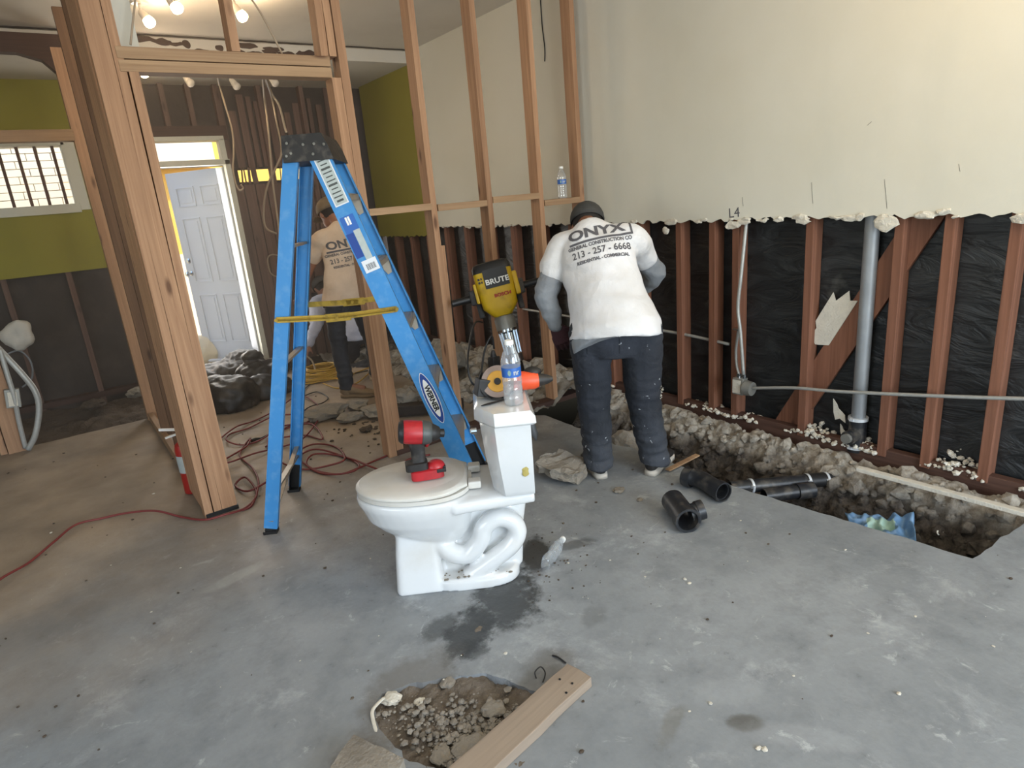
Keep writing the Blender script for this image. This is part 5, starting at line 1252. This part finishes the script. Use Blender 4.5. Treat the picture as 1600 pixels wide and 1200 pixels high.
rock('concrete_chunk', 'pale lump of concrete behind the bending man near the partition stud', (885, 610), .09, 31, .8, z=.0)
rock('concrete_chunk', 'bright rough lump between the legs of the bending man', (975, 690), .10, 32, .8, z=-.1)
rr_ = random.Random(31)
bm = B()
for k in range(330):
    x, y = rr_.uniform(2.3, 3.12), rr_.uniform(3.5, 6.4); chunk(bm, (x, y, back_z(x, y)+.01), rr_.choice((.02, .03, .04, .06, .085)), 900+k, .8, 1)
for k in range(1500):
    x, y = rr_.uniform(2.55, 3.12), rr_.uniform(.78, 3.3); chunk(bm, (x, y, trench_z(x, y)+.004), rr_.choice((.006, .009, .013, .018, .026, .035)) if rr_.random() < .93 else .05, 1500+k, .8, 1)
tag(obj('rubble', bm, M['rubble']), 'loose stones and crumbs strewn over the trench and the rubble heap', 'rubble', kind='stuff')
bm = B()
for k in range(170):
    x, y = rr_.uniform(-.6, 3.0), rr_.uniform(.6, 5.4)
    if x > 2.3 and y > .7: continue
    chunk(bm, (x, y, .003), rr_.choice((.0025, .004, .006, .008)), 2000+k, .5, 1)
for k in range(70):
    q = onz(rr_.gauss(870, 60), rr_.gauss(880, 40)); chunk(bm, (q.x, q.y, .002), rr_.choice((.002, .003, .005)), 2500+k, .5, 1)
for k in range(60):
    q = onz(rr_.gauss(570, 35), rr_.gauss(668, 12)); chunk(bm, (q.x, q.y, .004), rr_.choice((.006, .01, .016)), 2700+k, .5, 1)
tag(obj('debris_crumbs', bm, M['soil']), 'dark crumbs of dirt scattered over the slab', 'debris', kind='stuff')
bm = B()
for k in range(60):
    x, y = rr_.uniform(-.4, 2.3), rr_.uniform(.5, 3.4); chunk(bm, (x, y, .002), rr_.choice((.002, .003, .005)), 3000+k, .35, 1)
for (px, py) in ((1070, 906), (1077, 912), (790, 1022), (1185, 1170), (1195, 1172), (1110, 1100), (1405, 1085), (640, 895), (240, 772), (80, 833)):
    q = onz(px, py); chunk(bm, (q.x, q.y, .003), .009, px, .4, 1)
tag(obj('plaster_flakes', bm, M['torn']), 'white plaster flakes scattered over the slab', 'debris', kind='stuff')
a, b = onz(1043, 738), onz(1090, 716); bm = B(); beam(bm, a+Vector((0, 0, .012)), b+Vector((0, 0, .02)), .03, .008); tag(obj('wood_sliver', bm, M['stud_y'], bevel=.002), 'pale wood sliver lying beside the shoe of the bending man', 'wood')
a, b = onz(600, 652), onz(725, 642); bm = B(); beam(bm, a+Vector((0, 0, .05)), b+Vector((0, 0, .05)), .10, .07); tag(obj('dark_beam', bm, M['backpaper'], bevel=.006), 'dark dusty beam lying behind the ladder in front of the rubble', 'beam')
# ------------------------------------------------------------------ blue plastic film in the trench
p = onz(1378, 820, -.08)
bm = B(); bmesh.ops.create_grid(bm, x_segments=46, y_segments=34, size=.5)
for v in bm.verts:
    x, y = v.co.x*.26, v.co.y*.16; a = math.atan2(y, x); rr2 = math.hypot(x/.13, y/.08)
    k = 1+.25*noise.noise(Vector((math.cos(a)*1.5, math.sin(a)*1.5, 3))); x *= k; y *= k
    z = .030*(1-abs(noise.noise(Vector((x*16, y*16, 0))))*2.6)+.012*noise.noise(Vector((x*45, y*45, 2)))
    v.co = Vector((x, y, z))
for f in bm.faces:
    c = f.calc_center_median(); f.material_index = 1 if (abs(c.x+.0) < .055 and c.y > -.02 and c.y < .05) else 0
bmesh.ops.rotate(bm, verts=bm.verts, matrix=Matrix.Rotation(-1.05, 3, 'Z')); bmesh.ops.rotate(bm, verts=bm.verts, matrix=Matrix.Rotation(-.35, 3, 'Y'))
o = obj('plastic_film', bm, [M['blueplastic'], M['greenplastic']], smooth=True); o.location = (p.x, p.y, -.105); md = o.modifiers.new('s', 'SOLIDIFY'); md.thickness = .0015
tag(o, 'crumpled blue and pale green plastic film at the near edge of the trench', 'plastic')
q = onz(1470, 838, -.15); bm = B(); tube(bm, [q+Vector((math.cos(t)*.02, math.sin(t)*.014, .012+.01*math.sin(t))) for t in (0, .6, 1.2, 1.8, 2.4, 3.0)], .0035, 6); tag(obj('white_clip', bm, M['whitetxt'], smooth=True), 'tiny curved white clip on the soil at the near end of the trench', 'clip')
# ------------------------------------------------------------------ foreground plank, slab block and scraps
a, b = onz(905, 1045, .04), onz(745, 1190, .04); d = (b-a).normalized(); b2 = b+d*.12; s_ = Vector((-d.y, d.x, 0)); 
pl_ = (b2-a).length; bm = B(); box(bm, (0, 0, 0), (.095, pl_, .036)); bmesh.ops.subdivide_edges(bm, edges=bm.edges, cuts=6, use_grid_fill=True)
for v in bm.verts: v.co += Vector((noise.noise(v.co*14), noise.noise(v.co*14+Vector((3, 3, 3))), 0))*.004
pk = obj('plank', bm, M['plank'], bevel=.003); pk.location = (a+b2)/2+Vector((0, 0, -.0215)); pk.rotation_euler = (0, 0, math.atan2(-d.x, d.y)); tag(pk, 'short dusty wood plank lying beside the small hole in the slab', 'plank')
bm = B()
for (t, o_) in ((.06, .02), (.07, -.02), (.1, .03)):
    c = a+d*(t)+s_*o_+Vector((0, 0, -.0015)); tube(bm, [c, c+Vector((0, 0, .001))], .004, 8)
nh = obj('nail_hole', bm, M['black'], pk); nh['kind'] = 'stuff'; nh.matrix_parent_inverse = pk.matrix_basis.inverted()
cns = [onz(553, 1147, .05), onz(632, 1185, .05), onz(590, 1245, .05), onz(495, 1225, .05)]
bm = B(); top = [bm.verts.new((p.x, p.y, .05)) for p in cns]; bot = [bm.verts.new((p.x, p.y, .0)) for p in cns]
bm.faces.new(top); bm.faces.new(bot[::-1])
for i in range(4): j = (i+1) % 4; bm.faces.new((top[i], bot[i], bot[j], top[j]))
bmesh.ops.subdivide_edges(bm, edges=bm.edges, cuts=6, use_grid_fill=True)
for v in bm.verts: v.co += Vector((noise.noise(v.co*30), noise.noise(v.co*30+Vector((3, 3, 3))), noise.noise(v.co*30+Vector((6, 3, 3)))*.5))*.006
tag(obj('concrete_block', bm, M['chunk']), 'square cut block of concrete at the bottom edge beside the hole', 'concrete block')
bm = B()
for k in range(1100):
    p = hole_pts[0].lerp(hole_pts[7], rr_.random()).lerp(hole_pts[10], rr_.random()*1.0); x, y = p.x+rr_.gauss(0, .03), p.y+rr_.gauss(0, .035)
    chunk(bm, (x, y, -.014+rr_.random()*.015), rr_.choice((.002, .002, .003, .003, .004, .006, .009, .012)), 4000+k, .6, 1)
tag(obj('hole_rubble', bm, M['chunk']), 'small stones and chips filling the hole in the slab', 'rubble', kind='stuff')
for k, (px, sc_, mt, lab) in enumerate((((612, 1088), .03, 'torn', 'white plastic chip at the left rim of the hole'), ((655, 1092), .022, 'torn', 'pale chip near the top of the hole'), ((722, 1122), .012, 'discy', 'round orange bead in the middle of the hole'), ((700, 1062), .03, 'chunk', 'grey shard at the top rim of the hole'), ((738, 1170), .05, 'chunk', 'broken concrete shard between the square block and the plank'), ((770, 1105), .035, 'chunk', 'concrete shard at the right of the hole'), ((690, 1178), .035, 'chunk', 'rounded crumb of concrete near the square block'))):
    rock('shard', lab, px, sc_, 70+k, .4, mt, z=-.02, cat='shard')
bm = B(); tube(bm, spline([onz(590, 1150, -.004), onz(583, 1125, .004), onz(583, 1108, .008), onz(600, 1090, .01)], 5), .006, 7, flat=.4); tag(obj('plastic_ring', bm, M['torn'], smooth=True), 'curved white edge of a broken plastic ring at the left of the hole', 'ring')
bm = B(); tube(bm, spline([onz(838, 1060, .004), onz(836, 1050, .02), onz(845, 1042, .02), onz(852, 1052, .012), onz(848, 1066, .006)], 5), .0022, 6); tag(obj('bent_wire', bm, M['black'], smooth=True), 'thin dark bent wire beside the top end of the plank', 'wire')
bm = B(); tube(bm, spline([onz(863, 1024, .004), onz(872, 1027, .006), onz(884, 1036, .004)], 4), .003, 6); tag(obj('wood_splinter', bm, M['black'], smooth=True), 'short dark splinter lying just above the plank', 'splinter')
# ------------------------------------------------------------------ spot lamps on the far ceiling and loose cables
def spot(px, py, lit, lab, dirx=.3):
    cz = CZ-.001 if onz(px, py, 2.66).y < 5.6 else CZ-.101
    p = onz(px, py, cz-.115); t = thing('spot_lamp', lab, 'lamp', (p.x-.032, p.y+.018, cz), 0, 'spot lamps on the far ceiling')
    bm = B(); lathe(bm, [(.045, -.012), (.05, -.002), (.05, 0), (.02, 0)], 18); obj('mount', bm, M['bulboff'], t, smooth='auto')
    R2 = frame_from((.45, -.25, -.85)); c = Vector((0, 0, -.055))
    bm = B(); tube(bm, [(0, 0, 0), (0, 0, -.05)], .009, 8); loft(bm, [ringpts(c+R2 @ Vector((0, 0, z)), R2, r_, r_, 18) for z, r_ in ((-.01, .012), (0, .02), (.03, .026), (.045, .03))]); obj('socket', bm, M['bulboff'], t, smooth='auto')
    c2 = c+R2 @ Vector((0, 0, .07)); bm = B(); loft(bm, [ringpts(c+R2 @ Vector((0, 0, z)), R2, r_, r_, 18) for z, r_ in ((.04, .024), (.06, .033), (.078, .034), (.09, .026), (.097, .012))]); obj('bulb', bm, M['bulb'] if lit else M['bulboff'], t, smooth='auto')
    if lit:
        l = bpy.data.lights.new('bulb_light', 'POINT'); l.energy = 5.5; l.color = (1, .80, .58); l.shadow_soft_size = .035
        lo = bpy.data.objects.new('bulb_light', l); COL.objects.link(lo); lo.location = t.location+c+R2 @ Vector((0, 0, .11)); lo.rotation_euler = Vector((-.45, .25, .85)).to_track_quat('Z', 'Y').to_euler()
spot(277, 13, True, 'lit spot lamp nearest the top edge, second lit one from the left bundle of studs')
spot(234, 35, True, 'lit spot lamp just right of the corner bundle of studs above the header')
spot(379, 26, True, 'lit spot lamp glowing beside the short stud above the header')
spot(226, 115, True, 'lit spot lamp seen just below the header beside the corner bundle')
spot(298, 130, False, 'unlit white spot lamp below the middle of the header')
spot(370, 135, False, 'unlit white spot lamp beside the hanging looped cable')
spot(430, 130, False, 'unlit white spot lamp right above the stepladder cap')
def cable(name, label, pts, r_=.006, mat='cable'):
    pp = [ony(*p) for p in pts]
    if name == 'hanging_cable' and pp[0].z > 1.7 and pts[0][1] < 130: hp_ = ony(pts[0][0], 113, YP+.085); pp[0] = Vector((hp_.x, hp_.y, 2.12))
    bm = B(); tube(bm, spline(pp, 6), r_, 7); return tag(obj(name, bm, M[mat], smooth=True), label, 'cable')
cable('hanging_cable', 'tan cable hanging in a long curve left of the ladder, hooked at its end', [(340, 112, 5.2), (342, 130, 5.2), (352, 165, 5.2), (363, 205, 5.2), (365, 240, 5.2), (364, 262, 5.2), (368, 285, 5.2), (374, 297, 5.2), (380, 294, 5.2), (376, 288, 5.2)], .0065)
cable('hanging_cable', 'tan cable hanging straight down behind the ladder to the floor', [(410, 112, 4.6), (413, 150, 4.6), (420, 210, 4.6), (427, 290, 4.6), (435, 350, 4.6), (441, 430, 4.6)], .007)
cable('hanging_cable', 'tan cable drooping from the header to the left side of the ladder cap', [(412, 115, 4.4), (424, 150, 4.3), (432, 190, 4.2), (440, 235, 4.1), (432, 260, 4.1), (418, 290, 4.1), (412, 325, 4.1), (415, 355, 4.1), (432, 365, 4.1)], .006)
cable('hanging_cable', 'tan cable arching from the header onto the ladder top', [(414, 118, 3.9), (424, 145, 3.8), (436, 165, 3.7), (444, 195, 3.5), (447, 206, 3.3)], .006)
cable('hanging_cable', 'short cable loop with open end at the wall left of the ladder', [(440, 400, 6.83), (425, 398, 6.8), (418, 405, 6.8), (422, 425, 6.8), (432, 432, 6.8), (445, 430, 6.83)], .007)
cable('slack_wire', 'thin wire running diagonally from above down to the door header', [(388, -8, YP+.05), (410, 25, YP+.03), (441, 84, YP+.03)], .0045)
cable('slack_wire', 'thin tan wire standing straight on the left end of the header', [(212, -5, YP+.02), (208, 30, YP+.02), (204, 70, YP+.02)], .0045)
cable('hanging_cable', 'red wire hanging on the wall between the rear ladder rails', [(466, 380, 6.83), (463, 410, 6.8), (462, 440, 6.83)], .007, 'red')
# ------------------------------------------------------------------ conduits and litter at the left edge
cable('flexible_conduit', 'grey flexible conduit bowing down beside the short post at left', [(-12, 535, 5.55), (12, 560, 5.52), (35, 585, 5.5), (55, 612, 5.5), (61, 640, 5.5), (55, 680, 5.5), (44, 702, 5.52)], .020, 'conduit')
cable('flexible_conduit', 'second grey conduit running down the face of the short post', [(0, 545, 5.5), (10, 580, 5.5), (22, 620, 5.5), (30, 660, 5.52), (40, 700, 5.54)], .016, 'conduit')
cable('flexible_conduit', 'thin looped conduit hanging behind the bowed one at left', [(8, 555, 6.8), (30, 548, 6.78), (48, 565, 6.78), (50, 590, 6.8), (35, 605, 6.83)], .008, 'galv')
p = ony(20, 622, 5.53); bm = B(); box(bm, (0, 0, 0), (.085, .06, .13)); o = obj('junction_box', bm, M['galvbox'], bevel=.006); o.location = p; o.rotation_euler = (0, .12, 0); tag(o, 'pale steel switch box fixed to the short post at left', 'box')
bm = B(); box(bm, (0, -.037, 0), (.05, .004, .10)); obj('box_cover', bm, M['torn'], o)
p = ony(25, 525, 6.6); bm = B()
for k in range(5): chunk(bm, (p.x+.05*math.sin(k*2), p.y, p.z+.03*(k-2)), .065, 600+k, 1.2, 2)
me = fuse(bm, .02, 1); tag(link('white_rag', me, M['sack'], smooth=True), 'off-white rag stuffed against the black wall paper at left', 'rag')
rock('concrete_chunk', 'low brown clod on the dug soil at left', (150, 640), .09, 41, .5, 'soil')
rock('concrete_chunk', 'grey clod on the dug soil beside the rear studs', (215, 620), .07, 42, .6)

# dust hanging in the air of the far room
t = bpy.data.materials.new('dusty_air'); t.use_nodes = True; n_ = t.node_tree.nodes; n_.remove(n_['Principled BSDF']); v_ = n_.new('ShaderNodeVolumeScatter'); v_.inputs[0].default_value = (.86, .74, .62, 1); v_.inputs['Density'].default_value = .038; v_.inputs['Anisotropy'].default_value = .3
t.node_tree.links.new(v_.outputs[0], n_['Material Output'].inputs['Volume'])
bm = B(); box(bm, (-.4, 5.15, 1.35), (7.0, 3.3, 2.62)); o = obj('dust_haze', bm, t); o['kind'] = 'stuff'; tag(o, 'pale dust hanging in the air of the room beyond the partition', 'dust')

# warm lamp on the near ceiling above the right wall, just out of the frame
t = thing('spot_lamp', 'lit spot lamp on the near ceiling beside the white wall', 'lamp', (2.35, .75, CZ-.001), 0, 'spot lamps on the near ceiling')
bm = B(); lathe(bm, [(.045, -.012), (.05, -.002), (.05, 0), (.02, 0)], 18); obj('mount', bm, M['bulboff'], t, smooth='auto')
bm = B(); lathe(bm, [(.012, -.02), (.026, -.06), (.03, -.09)], 18); obj('socket', bm, M['bulboff'], t, smooth='auto')
bm = B(); lathe(bm, [(.026, -.085), (.035, -.11), (.03, -.135), (.012, -.145)], 18); obj('bulb', bm, M['bulb'], t, smooth='auto')
l = bpy.data.lights.new('warm_bulb', 'POINT'); l.energy = 20; l.color = (1, .78, .48); l.shadow_soft_size = .04
lo = bpy.data.objects.new('warm_bulb', l); COL.objects.link(lo); lo.location = (2.35, .75, CZ-.2)
